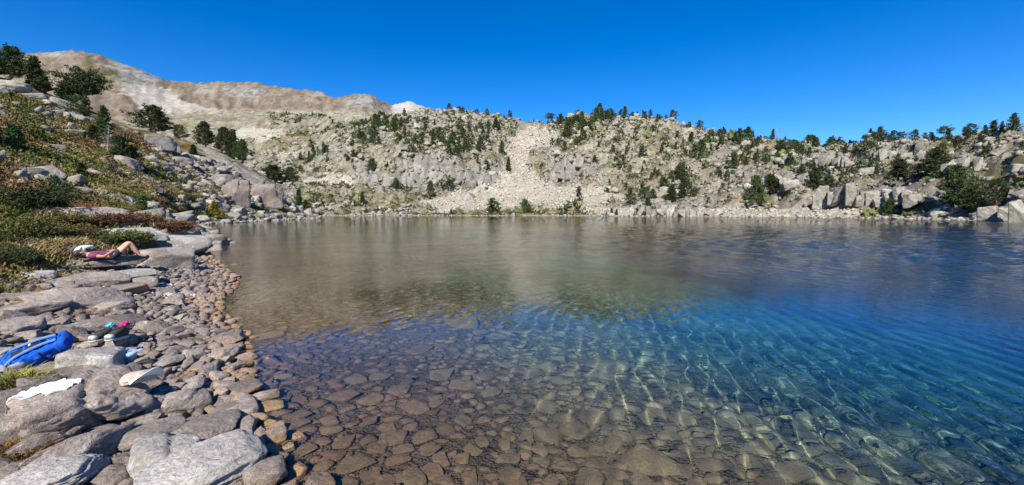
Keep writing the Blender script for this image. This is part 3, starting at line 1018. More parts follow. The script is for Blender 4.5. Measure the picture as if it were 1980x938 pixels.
SHORE_A = [('the blue backpack', 55, 690), ('the hiking shoes', 208, 665), ('the lidded bowl', 246, 690), ('the crumpled hat', 268, 735), ('the domed boulder', 160, 780), ('the slanting split slab', 170, 860),
           ('the bottom boulder', 390, 910), ('the dark squarish stone', 347, 780), ('the round pinkish stone', 470, 875), ('the white gravel patch', 300, 560), ('the large flaky slab', 155, 580),
           ('the lying person', 190, 500), ('the big shaded boulder', 320, 500), ('the flat white stone', 548, 722), ('the lone white stone', 578, 838), ('the long pale stone in the water', 520, 645),
           ('the pale wedge stone', 508, 768), ('the wide slab behind the shoes', 200, 628), ('the small dark wet stone', 455, 614)]
BED_A = [('the flat white stone', 548, 722), ('the lone white stone', 578, 838), ('the long pale stone in the water', 520, 645), ('the small dark wet stone', 455, 614), ('the pinkish bottom edge stone', 618, 930),
         ('the middle of the bottom edge', 990, 925), ('the bottom right corner', 1950, 920), ('the brown-blue water edge', 1000, 620), ('the bright ripples in the middle', 1200, 760), ('the drop-off at the right', 1600, 760)]
HILL_A = [('the pink rock face', 455, 370), ('the yellow larch', 415, 405), ('the broad rounded pine', 300, 230), ('the dark pine group', 430, 270), ('the flat-topped pine', 165, 175), ('the long grey ledge', 170, 415),
          ('the two fresh green dwarf pines', 115, 375), ('the grey dead pine', 208, 270), ('the large hillside boulder', 312, 282), ('the rocky point', 600, 412), ('the cube-shaped white rock', 287, 348)]
FAR_A = [('the white talus fan', 1010, 372), ('the tall dark pine', 1465, 370), ('the largest dark pine', 1848, 365), ('the rounded pine', 1806, 315), ('the upright jointed cliff', 1625, 380), ('the grey fluted cliffs', 830, 345),
         ('the saddle in the skyline', 1030, 241), ('the rounded top of the right ridge', 1150, 224), ('the white far peak', 790, 200), ('the low waterline cliff', 1315, 408), ('the square cliff', 1530, 350), ('the yellow shore meadow', 990, 408),
         ('the right edge skyline', 1960, 270), ('the flat skyline of pines', 1620, 286), ('the sprawling pine', 545, 340)]
ORD = ['nearest', 'second nearest', 'third nearest', 'fourth nearest', 'fifth nearest', 'sixth nearest', 'seventh nearest', 'eighth nearest', 'ninth nearest', 'tenth nearest']
batches = {}


def note(batch, o, x, y, z, noun, anchors):
    """remember a thing so that its label can say where it lies next to things one can find"""
    px, py = 990 + FPX * x / y, HORIZ - (z - CAMZ) * FPX / y
    a = min(anchors, key=lambda q: (q[1] - px) ** 2 + (q[2] - py) ** 2)
    dx, dy = px - a[1], py - a[2]
    rel = ('right of' if dx > 0 else 'left of') if abs(dx) > abs(dy) else ('below' if dy > 0 else 'above')
    batches.setdefault(('%s %s %s' % (noun, rel, a[0])), []).append((math.hypot(dx, dy), o))


def write_labels():
    for text, lst in batches.items():
        lst.sort(key=lambda q: q[0])
        for k, (_, o) in enumerate(lst):
            o['label'] = text if len(lst) == 1 else text + ', ' + (ORD[k] if k < 10 else 'farther off')


def scatter(n_try, sizes, sampler, gap=.82, limit=99999):
    """throw discs of shrinking size that do not overlap what lies there already"""
    cell = .5
    grid_ = {}

    def put(x, y, r):
        k = int(r / cell) + 1
        for i in range(int(x // cell) - k, int(x // cell) + k + 1):
            for j in range(int(y // cell) - k, int(y // cell) + k + 1):
                grid_.setdefault((i, j), []).append((x, y, r))
    for q in occupied:
        put(*q)
    out = []
    for r in sizes:
        xs, ys = sampler(n_try)
        for x, y in zip(xs, ys):
            ok = True
            for (a, b, s_) in grid_.get((int(x // cell), int(y // cell)), ()):
                if (a - x) ** 2 + (b - y) ** 2 < ((r + s_) * gap) ** 2:
                    ok = False
                    break
            if ok:
                rr = r * random.uniform(.88, 1.12)
                put(x, y, rr)
                out.append((x, y, rr))
        if len(out) >= limit:
            break
    return out


def place_stone(name, me, x, y, r, flat, label, group, sink=.25, mat=None, z=None, cat='stone', tilt=.22):
    o = link(name, me, label=label, category=cat, group=group)
    asp = random.uniform(.62, 1.0)
    W, D = 2.15 * r, 2.15 * r * asp
    H = W * flat * random.uniform(.8, 1.25)
    gz = float(ground_z(x, y)) if z is None else z
    o.location = (x, y, gz + H * (.5 - sink))
    o.scale = (W, D, H)
    o.rotation_euler = (random.gauss(0, tilt), random.gauss(0, tilt), random.uniform(0, 6.28))
    o.cycles.is_caustics_receiver = True
    return o


def rock_soup(items, shapes, flat, sink, tilt=.35):
    """many small rocks as one mesh; items (x, y, radius)"""
    g = np.random.default_rng(77)
    parts = []
    it = np.array(items)
    zz = ground_z(it[:, 0], it[:, 1])
    pick = g.integers(0, len(shapes), len(it))
    for k, (v, f) in enumerate(shapes):
        s_ = it[pick == k]
        if not len(s_):
            continue
        z0 = zz[pick == k]
        n = len(s_)
        yaw = g.uniform(0, 2 * math.pi, n)
        a, b = g.normal(0, tilt, n), g.normal(0, tilt, n)
        W = 2.15 * s_[:, 2]
        D = W * g.uniform(.6, 1, n)
        H = W * flat * g.uniform(.7, 1.3, n)
        p = v[None] * np.stack([W, D, H], 1)[:, None, :]
        ca, sa = np.cos(a)[:, None], np.sin(a)[:, None]
        y_, z_ = p[..., 1] * ca - p[..., 2] * sa, p[..., 1] * sa + p[..., 2] * ca
        cb, sb = np.cos(b)[:, None], np.sin(b)[:, None]
        x_, z_ = p[..., 0] * cb + z_ * sb, -p[..., 0] * sb + z_ * cb
        cc, ss = np.cos(yaw)[:, None], np.sin(yaw)[:, None]
        x2, y2 = x_ * cc - y_ * ss, x_ * ss + y_ * cc
        P = np.stack([x2 + s_[:, :1], y2 + s_[:, 1:2], z_ + (z0 + H * (.5 - sink))[:, None]], -1).reshape(-1, 3)
        F_ = (f[None] + (np.arange(n) * len(v))[:, None, None]).reshape(-1, 3)
        parts.append((P, F_))
    return merge(parts)


# ---- dry stones of the shore
def shore_sampler(lo, hi, ymax=27.0, ymin=1.3):
    def f(n):
        y = ymin * (ymax / ymin) ** rng.uniform(0, 1, n)
        x = rng.uniform(-1.28, .1, n) * np.maximum(y, 2.2)
        s_ = shore_dist(x, y)
        ok = (s_ > lo) & (s_ < hi)
        return x[ok], y[ok]
    return f


dry = scatter(24, [.24, .19, .16], shore_sampler(.1, 3.0), .84)
dry_n = len(dry)
for q in dry:
    occupied.append(q)
d2 = scatter(300, [.13, .105], shore_sampler(-.05, 3.2), .82) 
for q in d2:
    occupied.append(q)
d2b = scatter(8000, [.085, .066, .05, .04], shore_sampler(-.15, 3.2), .80)
d2 = d2 + d2b
for q in d2b:
    occupied.append(q)
d3 = scatter(14000, [.042, .03, .022], shore_sampler(-.15, 3.0, 10.0, 1.4), .84)
alld = sorted(dry + d2, key=lambda q: -q[2] / math.hypot(q[0], q[1]))
for i, (x, y, r) in enumerate(alld[:300]):
    far_ = y > 8
    wl = float(shore_dist(np.array([x]), np.array([y]))[0]) < .25
    lab = ('grey-brown stone at the waterline of the stony shore' if wl else
           'grey stone among many on the stony shore beyond the hiking shoes' if far_ else 'grey stone lying among others on the near stony shore')
    o = place_stone('shore_stone', (SH_BIG if r > .11 else SH_SM)[i % 14], x, y, r, .40, lab, 'stones at the waterline' if wl else 'stones on the far shore strip' if far_ else 'stones on the near shore')
    note('shore', o, x, y, o.location.z, ('large ' if r > .125 else 'mid-sized ' if r > .085 else 'small ') + ('waterline stone' if wl else 'shore stone'), SHORE_A)
sh_lo = [rock_shape(600 + k, 2, rough=.05, soft=16) for k in range(10)]
sh_an = [block_shape(620 + k, 2, planes=8, corner=.2) for k in range(12)]
sh_vl = [rock_shape(640 + k, 1, rough=.0, soft=12) for k in range(10)]
v, f = rock_soup(alld[300:], sh_an, .45, .28)
o = link('small_stones', mesh_np('small_stones', v, f, M_SHORE, False), kind='stuff', label='small grey stones filling the shore between the larger ones', category='stones')
o.cycles.is_caustics_receiver = True
v, f = rock_soup(d3, sh_vl, .6, .3)
o = link('pebbles', mesh_np('pebbles', v, f, M_SHORE, False), kind='stuff', label='pebbles and gravel between the shore stones', category='pebbles')
o.cycles.is_caustics_receiver = True
# white gravel patch
gx_, gy_, gz_ = on_ground(300, 563)
gp = [(gx_ + rng.normal(0, .75), gy_ + rng.normal(0, .22), rng.uniform(.014, .032)) for _ in range(1300)]
v, f = rock_soup(gp, sh_vl, .6, .1)
link('white_gravel', mesh_np('white_gravel', v, f, M_WHITE, False), kind='stuff', label='patch of white gravel on the stony shore', category='gravel')


# ---- stones under water
def bed_sampler(n):
    y = 1.0 * 24.0 ** rng.uniform(0, 1, n)
    x = rng.uniform(-1.0, 1.45, n) * np.maximum(y, 2.2)
    s_ = shore_dist(x, y)
    ok = (s_ < -.05) & (s_ > -7.5)
    return x[ok], y[ok]


wet = scatter(16, [.27, .21, .17], bed_sampler, .9)
for q in wet:
    occupied.append(q)
w2 = scatter(420, [.125, .10], bed_sampler, .82)
for q in w2:
    occupied.append(q)
w2 = w2 + scatter(3600, [.078, .06, .046, .036], bed_sampler, .76)
allw = sorted(wet + w2, key=lambda q: -q[2] / math.hypot(q[0], q[1]))
for i, (x, y, r) in enumerate(allw[:300]):
    s_ = float(shore_dist(np.array([x]), np.array([y]))[0])
    lab = 'brown stone under the shallow water close to the shore' if s_ > -1.6 else 'stone on the lake bed seen through the rippled water'
    o = place_stone('lake_bed_stone', BED_B[i % 12], x, y, r, .24, lab, 'stones under the shallow water' if s_ > -1.6 else 'stones on the deeper lake bed', sink=.35, tilt=.10)
    note('bed', o, x, y, 0, ('large' if r > .125 else 'mid-sized' if r > .085 else 'small') + (' brown underwater stone' if s_ > -1.6 else ' olive underwater stone'), BED_A)
v, f = rock_soup(allw[300:], sh_an, .34, .33, .12)
o = link('small_bed_stones', mesh_np('small_bed_stones', v, f, M_SHORE, True), kind='stuff', label='small stones covering the lake bed', category='stones')
o.cycles.is_caustics_receiver = True

# ------------------------------------------------------------------ plants
def foliage_mat(name, dark, light, trans=.12):
    m, nt, bs = new_mat(name)
    geo = nd(nt, 'ShaderNodeNewGeometry')
    oi = nd(nt, 'ShaderNodeObjectInfo')
    n = noise_node(nt, geo.outputs['Position'], 1.7, 4, .6)
    c = ramp(nt, n, [(.3, dark), (.7, light)])
    h = nd(nt, 'ShaderNodeHueSaturation')
    nt.links.new(maprange(nt, oi.outputs['Random'], 0, 1, .478, .515), h.inputs['Hue'])
    nt.links.new(maprange(nt, oi.outputs['Random'], 0, 1, .75, 1.25), h.inputs['Value'])
    nt.links.new(c, h.inputs['Color'])
    nt.links.new(h.outputs[0], bs.inputs['Base Color'])
    bs.inputs['Roughness'].default_value = .7
    bs.inputs['Specular IOR Level'].default_value = .2
    return m


M_NEEDLE = foliage_mat('pine_needles', (.028, .046, .016), (.072, .100, .033))
M_YOUNG = foliage_mat('young_pine_needles', (.035, .075, .022), (.075, .13, .04))
M_YELLOW = foliage_mat('yellow_larch_foliage', (.22, .20, .03), (.40, .32, .05))
M_BARK, nt, bs = new_mat('pine_bark')
geo = nd(nt, 'ShaderNodeNewGeometry')
nt.links.new(ramp(nt, noise_node(nt, geo.outputs['Position'], 6, 4, .6), [(.3, (.09, .065, .05)), (.7, (.19, .15, .12))]), bs.inputs['Base Color'])
bs.inputs['Roughness'].default_value = .9
M_DEAD, nt, bs = new_mat('bleached_dead_wood')
geo = nd(nt, 'ShaderNodeNewGeometry')
nt.links.new(ramp(nt, noise_node(nt, geo.outputs['Position'], 4, 4, .6), [(.3, (.20, .18, .17)), (.7, (.36, .33, .31))]), bs.inputs['Base Color'])
bs.inputs['Roughness'].default_value = .9
M_LEAF = {
    'green': foliage_mat('heath_green', (.055, .07, .018), (.12, .125, .035)),
    'olive': foliage_mat('heath_olive', (.095, .085, .022), (.19, .155, .05)),
    'red': foliage_mat('heath_rust', (.10, .055, .025), (.19, .10, .05)),
    'dark': foliage_mat('juniper_dark', (.025, .037, .014), (.06, .075, .028)),
    'gold': foliage_mat('heath_gold', (.20, .14, .025), (.33, .23, .05)),
}


def tube(pts, rad, sides=6):
    pts = np.array(pts, float)
    n = len(pts)
    V_, F_ = [], []
    for i in range(n):
        t = pts[min(i + 1, n - 1)] - pts[max(i - 1, 0)]
        t = t / (np.linalg.norm(t) + 1e-9)
        a = np.cross(t, [.13, .97, .21] if abs(t[1]) < .9 else [1, 0, 0])
        a /= np.linalg.norm(a)
        b = np.cross(t, a)
        for k in range(sides):
            an = 2 * math.pi * k / sides
            V_.append(pts[i] + rad[i] * (a * math.cos(an) + b * math.sin(an)))
    for i in range(n - 1):
        for k in range(sides):
            p, q = i * sides + k, i * sides + (k + 1) % sides
            F_.append((p, q, q + sides))
            F_.append((p, q + sides, p + sides))
    return np.array(V_), np.array(F_)


def tufts(P, D, size, k, g, spread=.8, wide=.34):
    """k leaf-like triangles at each point P, pointing along D and outwards"""
    n = len(P)
    d = np.repeat(D, k, 0) + g.normal(0, spread, (n * k, 3))
    d /= np.linalg.norm(d, axis=1)[:, None] + 1e-9
    s_ = np.repeat(np.broadcast_to(size, (n,)), k)[:, None] * g.uniform(.6, 1.3, (n * k, 1))
    a = np.cross(d, g.normal(size=(n * k, 3)))
    a /= np.linalg.norm(a, axis=1)[:, None] + 1e-9
    p = np.repeat(P, k, 0) + g.normal(0, .25, (n * k, 3)) * s_
    v = np.stack([p - a * s_ * wide, p + a * s_ * wide, p + d * s_], 1).reshape(-1, 3)
    return v, np.arange(n * k * 3).reshape(-1, 3)


def pine_parts(seed, style='cone', nb=60, per=7, k=6, leaf=.05, dead=False):
    """unit-height pine: (trunk v,f), (crown v,f)"""
    g = np.random.default_rng(seed)
    bend = g.normal(0, .03, 2)
    top = .97
    hs = np.linspace(-.03, top, 7)
    tr = np.stack([bend[0] * np.sin(hs * 3) + g.normal(0, .006, 7), bend[1] * np.sin(hs * 2.4) + g.normal(0, .006, 7), hs], 1)
    rad = np.interp(hs, [-.03, .05, 1], [.034, .024, .004])
    tparts = [tube(tr, rad, 7)]
    P, D, S = [], [], []
    lobes = g.uniform(0, 6.28, 3)
    for b in range(nb):
        if style == 'cone':
            t = .06 + .92 * (b + g.uniform()) / nb
            R_ = .24 * (1 - t) ** .75 + .02
        elif style == 'broad':
            t = .10 + .86 * (b + g.uniform()) / nb
            R_ = .38 * math.sin(math.pi * min(.985, t * .64 + .34)) ** .85
        elif style == 'umbrella':
            t = .42 + .55 * (b + g.uniform()) / nb
            R_ = .50 * math.sin(math.pi * min(.97, (t - .36) * 1.15 + .15)) ** .8
        elif style == 'bush':
            t = .03 + .9 * (b + g.uniform()) / nb
            R_ = .62 * math.sqrt(max(0, 1 - t ** 2)) * .9 + .03
        else:  # ragged
            t = .14 + .83 * (b + g.uniform()) / nb
            R_ = .30 * (1.05 - t) ** .55 * (.55 + .75 * abs(math.sin(t * 9 + lobes[0])))
        az = b * 2.399 + g.normal(0, .35)
        R_ *= g.uniform(.55, 1.12) * (1 + .28 * math.sin(az + lobes[1]) + .15 * math.sin(2 * az + lobes[2]))
        base = np.array([np.interp(t, hs, tr[:, 0]), np.interp(t, hs, tr[:, 1]), t])
        up = g.uniform(-.05, .35) if style != 'cone' else g.uniform(-.2, .25)
        tip = base + np.array([math.cos(az) * R_, math.sin(az) * R_, up * R_])
        mid = (base + tip) / 2 + np.array([0, 0, -.05 * R_])
        if R_ > .05:
            tparts.append(tube([base, mid, tip], [.008, .005, .0015], 3))
        if dead:
            for _ in range(2):
                q = base + (tip - base) * g.uniform(.4, .9)
                tparts.append(tube([q, q + g.normal(0, .07, 3) + [0, 0, .03]], [.004, .001], 3))
            continue
        for j in range(per):
            u = .40 + .66 * (j + g.uniform()) / per
            p = base + (tip - base) * u + g.normal(0, .022, 3) + [0, 0, -.04 * R_ * math.sin(u * 3.1)]
            P.append(p)
            D.append((tip - base) / (R_ + 1e-6) * .5 + np.array([0, 0, .55]))
            S.append(leaf * g.uniform(.7, 1.25))
    tp = merge(tparts)
    if dead:
        return tp, None
    return tp, tufts(np.array(P), np.array(D), np.array(S), k, g)


def tree_proto(seed, style, mat=None, **kw):
    t, c = pine_parts(seed, style, **kw)
    return (mesh_np('trunk', *t, M_DEAD if c is None else M_BARK), None if c is None else mesh_np('crown', *c, mat or M_NEEDLE))


NEAR_T = {st_: [tree_proto(900 + 7 * i + k, st_, nb=120, per=13, k=10, leaf=.031) for i in range(2)] for k, st_ in enumerate(('cone', 'broad', 'umbrella', 'bush', 'ragged'))}
FAR_T = {st_: [tree_proto(950 + 9 * i + k, st_, nb=50, per=8, k=6, leaf=.055) for i in range(3)] for k, st_ in enumerate(('cone', 'broad', 'umbrella', 'bush', 'ragged'))}
YOUNG_T = [tree_proto(990 + i, 'bush' if i else 'cone', M_YOUNG, nb=90, per=10, k=8, leaf=.045) for i in range(2)]
LARCH_T = [tree_proto(996, 'cone', M_YELLOW, nb=80, per=8, k=6, leaf=.05)]
DEAD_T = [tree_proto(970 + i, 'ragged', nb=34, dead=True) for i in range(3)]


def tree(name, proto, x, y, h, wide, label, group=None, z=None, cat='tree'):
    e = link(name, None, label=label, category=cat, group=group)
    e.empty_display_size = .3
    e.location = (x, y, (float(ground_z(x, y)) if z is None else z) - .02 * h)
    e.rotation_euler = (random.gauss(0, .04), random.gauss(0, .04), random.uniform(0, 6.28))
    e.scale = (h * wide, h * wide, h)
    link('trunk', proto[0], e)
    if proto[1] is not None:
        link('crown', proto[1], e)
    return e


def tree_px(px, py, hpx, wpx, style, label, young=None, dead=False, name=None):
    x, y, z = on_ground(px, py)
    h = hpx * y / FPX
    base_w = {'cone': .46, 'broad': .72, 'umbrella': .95, 'bush': 1.15, 'ragged': .6}[style]
    proto = random.choice(DEAD_T) if dead else young if young else random.choice(NEAR_T[style])
    return tree(name or ('dead_pine' if dead else 'pine_tree'), proto, x, y, h, .84 * (wpx / hpx) / base_w, label)


tree_px(22, 152, 62, 70, 'broad', 'dark bushy pine at the top left corner of the hillside skyline')
tree_px(-12, 150, 60, 60, 'broad', 'dark pine cut off by the left edge on the hillside skyline')
tree_px(72, 172, 62, 44, 'cone', 'dense cone-shaped dark pine right of the bushy one on the left skyline')
tree_px(90, 178, 30, 24, 'cone', 'small dark pine at the foot of the dense cone-shaped one')
tree_px(165, 215, 78, 82, 'umbrella', 'flat-topped spreading pine with bare limbs on the left skyline')
tree_px(132, 205, 56, 46, 'ragged', 'dark ragged pine just left of the flat-topped pine')
tree_px(155, 225, 42, 60, 'bush', 'low dark pine thicket under the flat-topped pine')
tree_px(300, 254, 50, 74, 'broad', 'broad rounded olive-green pine alone on the hillside skyline')
tree_px(345, 266, 26, 34, 'bush', 'low dark pine right of the broad rounded pine')
tree_px(398, 284, 50, 44, 'broad', 'left pine of the dark group above the rocky shoulder')
tree_px(428, 296, 52, 40, 'broad', 'middle pine of the dark group above the rocky shoulder')
tree_px(452, 308, 58, 36, 'cone', 'pointed pine at the right of the dark group above the rocky shoulder')
tree_px(468, 314, 44, 34, 'broad', 'lowest pine at the right end of the dark group')
tree_px(22, 290, 50, 40, 'cone', 'light green young pine at the left edge of the hillside', YOUNG_T[0])
tree_px(-8, 288, 42, 30, 'cone', 'dark small pine cut off by the left edge of the hillside')
tree_px(196, 262, 58, 30, 'cone', 'slim dark pine on the hillside below the flat-topped pine')
tree_px(208, 300, 60, 44, 'broad', 'grey leafless dead pine on the left hillside', dead=True)
tree_px(232, 318, 56, 44, 'ragged', 'dark ragged pine beside the grey dead pine on the hillside')
tree_px(255, 325, 46, 40, 'bush', 'dark pine bush above the shaded jagged rocks')
tree_px(178, 276, 34, 26, 'cone', 'small dark pine left of the grey dead pine')
tree_px(104, 368, 30, 34, 'bush', 'fresh green dwarf pine in the heath, upper of two', YOUNG_T[1], name='dwarf_pine')
tree_px(126, 392, 42, 40, 'bush', 'fresh green dwarf pine in the heath, lower of two', YOUNG_T[1], name='dwarf_pine')
tree_px(277, 418, 40, 30, 'cone', 'young green pine by the long grey ledge in the heath', YOUNG_T[0])
tree_px(156, 344, 30, 24, 'cone', 'small dark pine in the middle of the heath slope')
tree_px(216, 340, 24, 26, 'bush', 'dwarf pine at the foot of the jagged rocks', YOUNG_T[1], name='dwarf_pine')
tree_px(374, 300, 20, 18, 'cone', 'tiny pine below the dark pine group')
tree_px(530, 352, 34, 56, 'broad', 'sprawling pine above the pink-grey block')
tree_px(560, 350, 28, 32, 'broad', 'smaller sprawling pine right of the one above the pink-grey block')
tree_px(578, 398, 32, 18, 'cone', 'slim pine near the tip of the rocky point')
tree_px(592, 408, 22, 16, 'cone', 'short pine at the tip of the rocky point')
tree_px(415, 424, 36, 26, 'cone', 'bright yellow young larch by the left shore', LARCH_T[0], name='larch_tree')
tree_px(400, 420, 16, 12, 'cone', 'small green pine beside the yellow larch', YOUNG_T[0])
tree_px(490, 300, 22, 20, 'ragged', 'grey dead pine at the right of the dark group', dead=True)
# right side of the lake
tree_px(1465, 402, 64, 42, 'broad', 'tall dark pine casting a black shadow above the right shore')
tree_px(1492, 378, 42, 40, 'ragged', 'grey-green thin pine right of the tall dark pine above the right shore')
tree_px(1848, 404, 88, 66, 'broad', 'largest dark pine standing near the right shore')
tree_px(1884, 412, 58, 62, 'bush', 'wide dark pine leaning right of the largest pine near the right shore')
tree_px(1925, 400, 52, 60, 'bush', 'low dark pine between the largest pine and the square rock face')
tree_px(1806, 338, 52, 62, 'broad', 'dark rounded pine halfway up the right slope')
tree_px(1778, 345, 30, 40, 'bush', 'low dark pine left of the rounded pine halfway up the right slope')
tree_px(1725, 412, 28, 38, 'bush', 'bright green bush on the right shore', YOUNG_T[1], name='dwarf_pine')
tree_px(1735, 348, 40, 46, 'ragged', 'half dead grey pine above the long jointed cliff block')
tree_px(1690, 362, 26, 40, 'ragged', 'bleached fallen-looking dead pine above the jointed cliff', dead=True)
tree_px(1322, 388, 46, 38, 'broad', 'dark pine in the middle of the far right shore slope')
tree_px(1300, 392, 34, 28, 'cone', 'dark pointed pine left of the one in the middle of the far right slope')
tree_px(1286, 372, 30, 30, 'broad', 'dark pine above the low shore cliff at the far right')
tree_px(1575, 368, 44, 40, 'ragged', 'dark tall pine left of the upright jointed block')
tree_px(1600, 372, 34, 34, 'broad', 'dark pine touching the upright jointed block')
tree_px(1368, 415, 16, 13, 'cone', 'single little pine at the far right waterline', YOUNG_T[0])
tree_px(1183, 416, 14, 9, 'cone', 'left of two little pines at the far waterline')
tree_px(1192, 416, 12, 8, 'cone', 'right of two little pines at the far waterline')
tree_px(982, 332, 28, 13, 'cone', 'slim tall pine at the edge of the white talus fan')
tree_px(702, 392, 22, 14, 'cone', 'lone small pine above the far left shore')

# far slopes: weights painted in photo pixels, but every tree stands on the ground
DENSE = [(1095, 262, 34, 30, 1), (1150, 232, 40, 10, 1), (1120, 245, 50, 16, 1), (700, 275, 30, 14, 1), (740, 240, 50, 14, .8), (790, 285, 26, 26, .8), (690, 310, 20, 16, .7),
         (900, 270, 40, 30, .8), (930, 262, 30, 18, .8), (840, 262, 60, 30, .45), (790, 345, 50, 12, .5), (870, 360, 12, 12, .9), (620, 300, 24, 12, .9), (600, 308, 24, 14, .7), (1100, 290, 16, 10, .8),
         (1150, 318, 20, 14, .5), (1130, 342, 22, 8, .8), (1240, 255, 40, 12, .6), (1320, 290, 40, 20, .8), (1370, 275, 60, 16, .7), (1420, 278, 40, 18, .8), (1230, 330, 40, 20, .35), (1200, 300, 40, 20, .35),
         (1440, 310, 50, 14, .7), (1500, 310, 50, 20, .7), (1540, 330, 30, 14, .5), (1580, 340, 40, 18, .7), (1620, 330, 50, 20, .8), (1660, 300, 70, 14, .9), (1760, 300, 60, 16, .8), (1400, 350, 30, 16, .6),
         (1860, 300, 60, 14, .7), (1920, 285, 50, 12, .9), (1690, 335, 60, 16, .5), (1280, 350, 50, 16, .35), (1350, 390, 60, 14, .4), (1240, 395, 30, 14, .4), (1480, 290, 80, 8, .9), (1960, 320, 30, 16, .4)]
far_sel = (KIND == 1) & (SD > 4) & (PX > 560) & (PX < 2010) & (TA < .4)
fi, fj = np.nonzero(far_sel)
wgt = blob(PX[fi, fj], PY[fi, fj], DENSE) + .05
wgt = wgt * (R2[fi, fj] ** 1.0)
# a fair share per picture area, not per grid cell: drop what is hidden
colmin = np.minimum.accumulate(np.where(np.arange(PY.shape[1])[None] >= 0, PY, PY), axis=1)
vis = PY[fi, fj] <= colmin[fi, fj] + 3.0
wgt = wgt * vis
wgt /= wgt.sum()
pick = rng.choice(len(fi), 1500, False, wgt)
taken = []


def region(px, py, sky_y):
    if py < sky_y + 9:
        return ('dark pine standing on the skyline of the right ridge', 'pines along the right skyline') if px > 1240 else ('small dark pine on the skyline of the far central ridge', 'pines along the central skyline')
    if px < 760:
        return 'dark pine on the far left rocky slope', 'pines on the far left slope'
    if px < 1010:
        return 'dark pine on the cliffs left of the white talus fan', 'pines on the cliffs left of the talus'
    if px < 1260:
        return 'dark pine on the slope right of the white talus fan', 'pines right of the talus'
    if px < 1560:
        return 'dark pine on the bouldery slope above the far right shore', 'pines above the far right shore'
    return 'dark pine among the crags above the near right shore', 'pines above the near right shore'


skyl = [(830, 214), (870, 211), (950, 224), (1030, 241), (1085, 233), (1150, 223), (1200, 225), (1300, 245), (1440, 271), (1520, 283), (1620, 286), (1720, 286), (1800, 283), (1900, 272), (1980, 265)]
sx, sy = zip(*skyl)
nfar = 0
crest = []
for p in np.concatenate([rng.uniform(840, 1000, 9), rng.uniform(1060, 1260, 20), rng.uniform(1260, 1990, 80)]):
    th_ = math.atan2((p - 990) / FPX, 1)
    i = int(np.clip(round((th_ - TH[0]) / (TH[1] - TH[0])), 0, len(TH) - 1))
    sel = (R2[i] < 620) & (R2[i] > 60)
    j = np.nonzero(sel)[0][np.argmin(PY[i][sel])]
    crest.append((i, max(0, j + int(rng.integers(-3, 2)))))
cand = crest + [(fi[q], fj[q]) for q in pick]
for (i, j) in cand:
    x, y = GX[i, j] + rng.normal(0, .5), GY[i, j] + rng.normal(0, .5)
    if any((x - a) ** 2 + (y - b) ** 2 < 2.2 ** 2 for a, b in taken):
        continue
    taken.append((x, y))
    px_, py_ = PX[i, j], PY[i, j]
    lab, grp = region(px_, py_, np.interp(px_, sx, sy))
    hgt = float(np.clip(rng.lognormal(math.log(7.6), .36), 3.2, 13)) * float(np.interp(px_, [1150, 1400, 1950], [1.0, .78, .52]))
    u = rng.uniform()
    if u < .05:
        o = tree('dead_pine', DEAD_T[nfar % 3], x, y, hgt, 1.0, 'bleached dead pine, grey and leafless, on the slope across the lake', 'dead pines across the lake')
        note('tree', o, x, y, o.location.z, 'bleached dead pine', FAR_A)
    else:
        st_ = rng.choice(['cone', 'broad', 'ragged', 'umbrella', 'bush'], p=[.22, .30, .26, .06, .16])
        o = tree('pine_tree', FAR_T[st_][nfar % 3], x, y, hgt * (.6 if st_ == 'bush' else 1), rng.uniform(.85, 1.25), lab, grp)
        note('tree', o, x, y, o.location.z, ('tall ' if hgt > 9 else 'small ' if hgt < 6 else '') + {'cone': 'pointed dark pine', 'broad': 'rounded dark pine', 'ragged': 'ragged dark pine', 'umbrella': 'flat-topped dark pine', 'bush': 'low bushy pine'}[str(st_)] , FAR_A)
    nfar += 1
    if nfar >= 300:
        break


# the rest of the wood, too small and too many to pick apart
lite = []
for k, st_ in enumerate(('cone', 'broad', 'ragged', 'bush')):
    g9 = pine_parts(1500 + k, st_, nb=22, per=4, k=4, leaf=.105)
    lite.append(g9[1])
mass = []
for q in rng.choice(len(fi), 2400, False, wgt):
    i, j = fi[q], fj[q]
    x, y = GX[i, j] + rng.normal(0, .5), GY[i, j] + rng.normal(0, .5)
    if any((x - a) ** 2 + (y - b) ** 2 < 1.9 ** 2 for a, b in taken):
        continue
    taken.append((x, y))
    v, f = lite[len(mass) % 4]
    h = float(np.clip(rng.lognormal(math.log(5.4), .35), 2.4, 10)) * float(np.interp(x / y, [.2, 1.2], [1.0, .5]))
    a = rng.uniform(0, 6.28)
    w = h * rng.uniform(.9, 1.35)
    R3 = np.array([[math.cos(a) * w, -math.sin(a) * w, 0], [math.sin(a) * w, math.cos(a) * w, 0], [0, 0, h]])
    mass.append((v @ R3.T + [x, y, float(ground_z(x, y)) - .03 * h], f))
    if len(mass) >= 420:
        break
link('distant_pines', mesh_np('distant_pines', *merge(mass), M_NEEDLE), kind='stuff', label='scattered small dark pines mingling over the far slopes', category='trees')


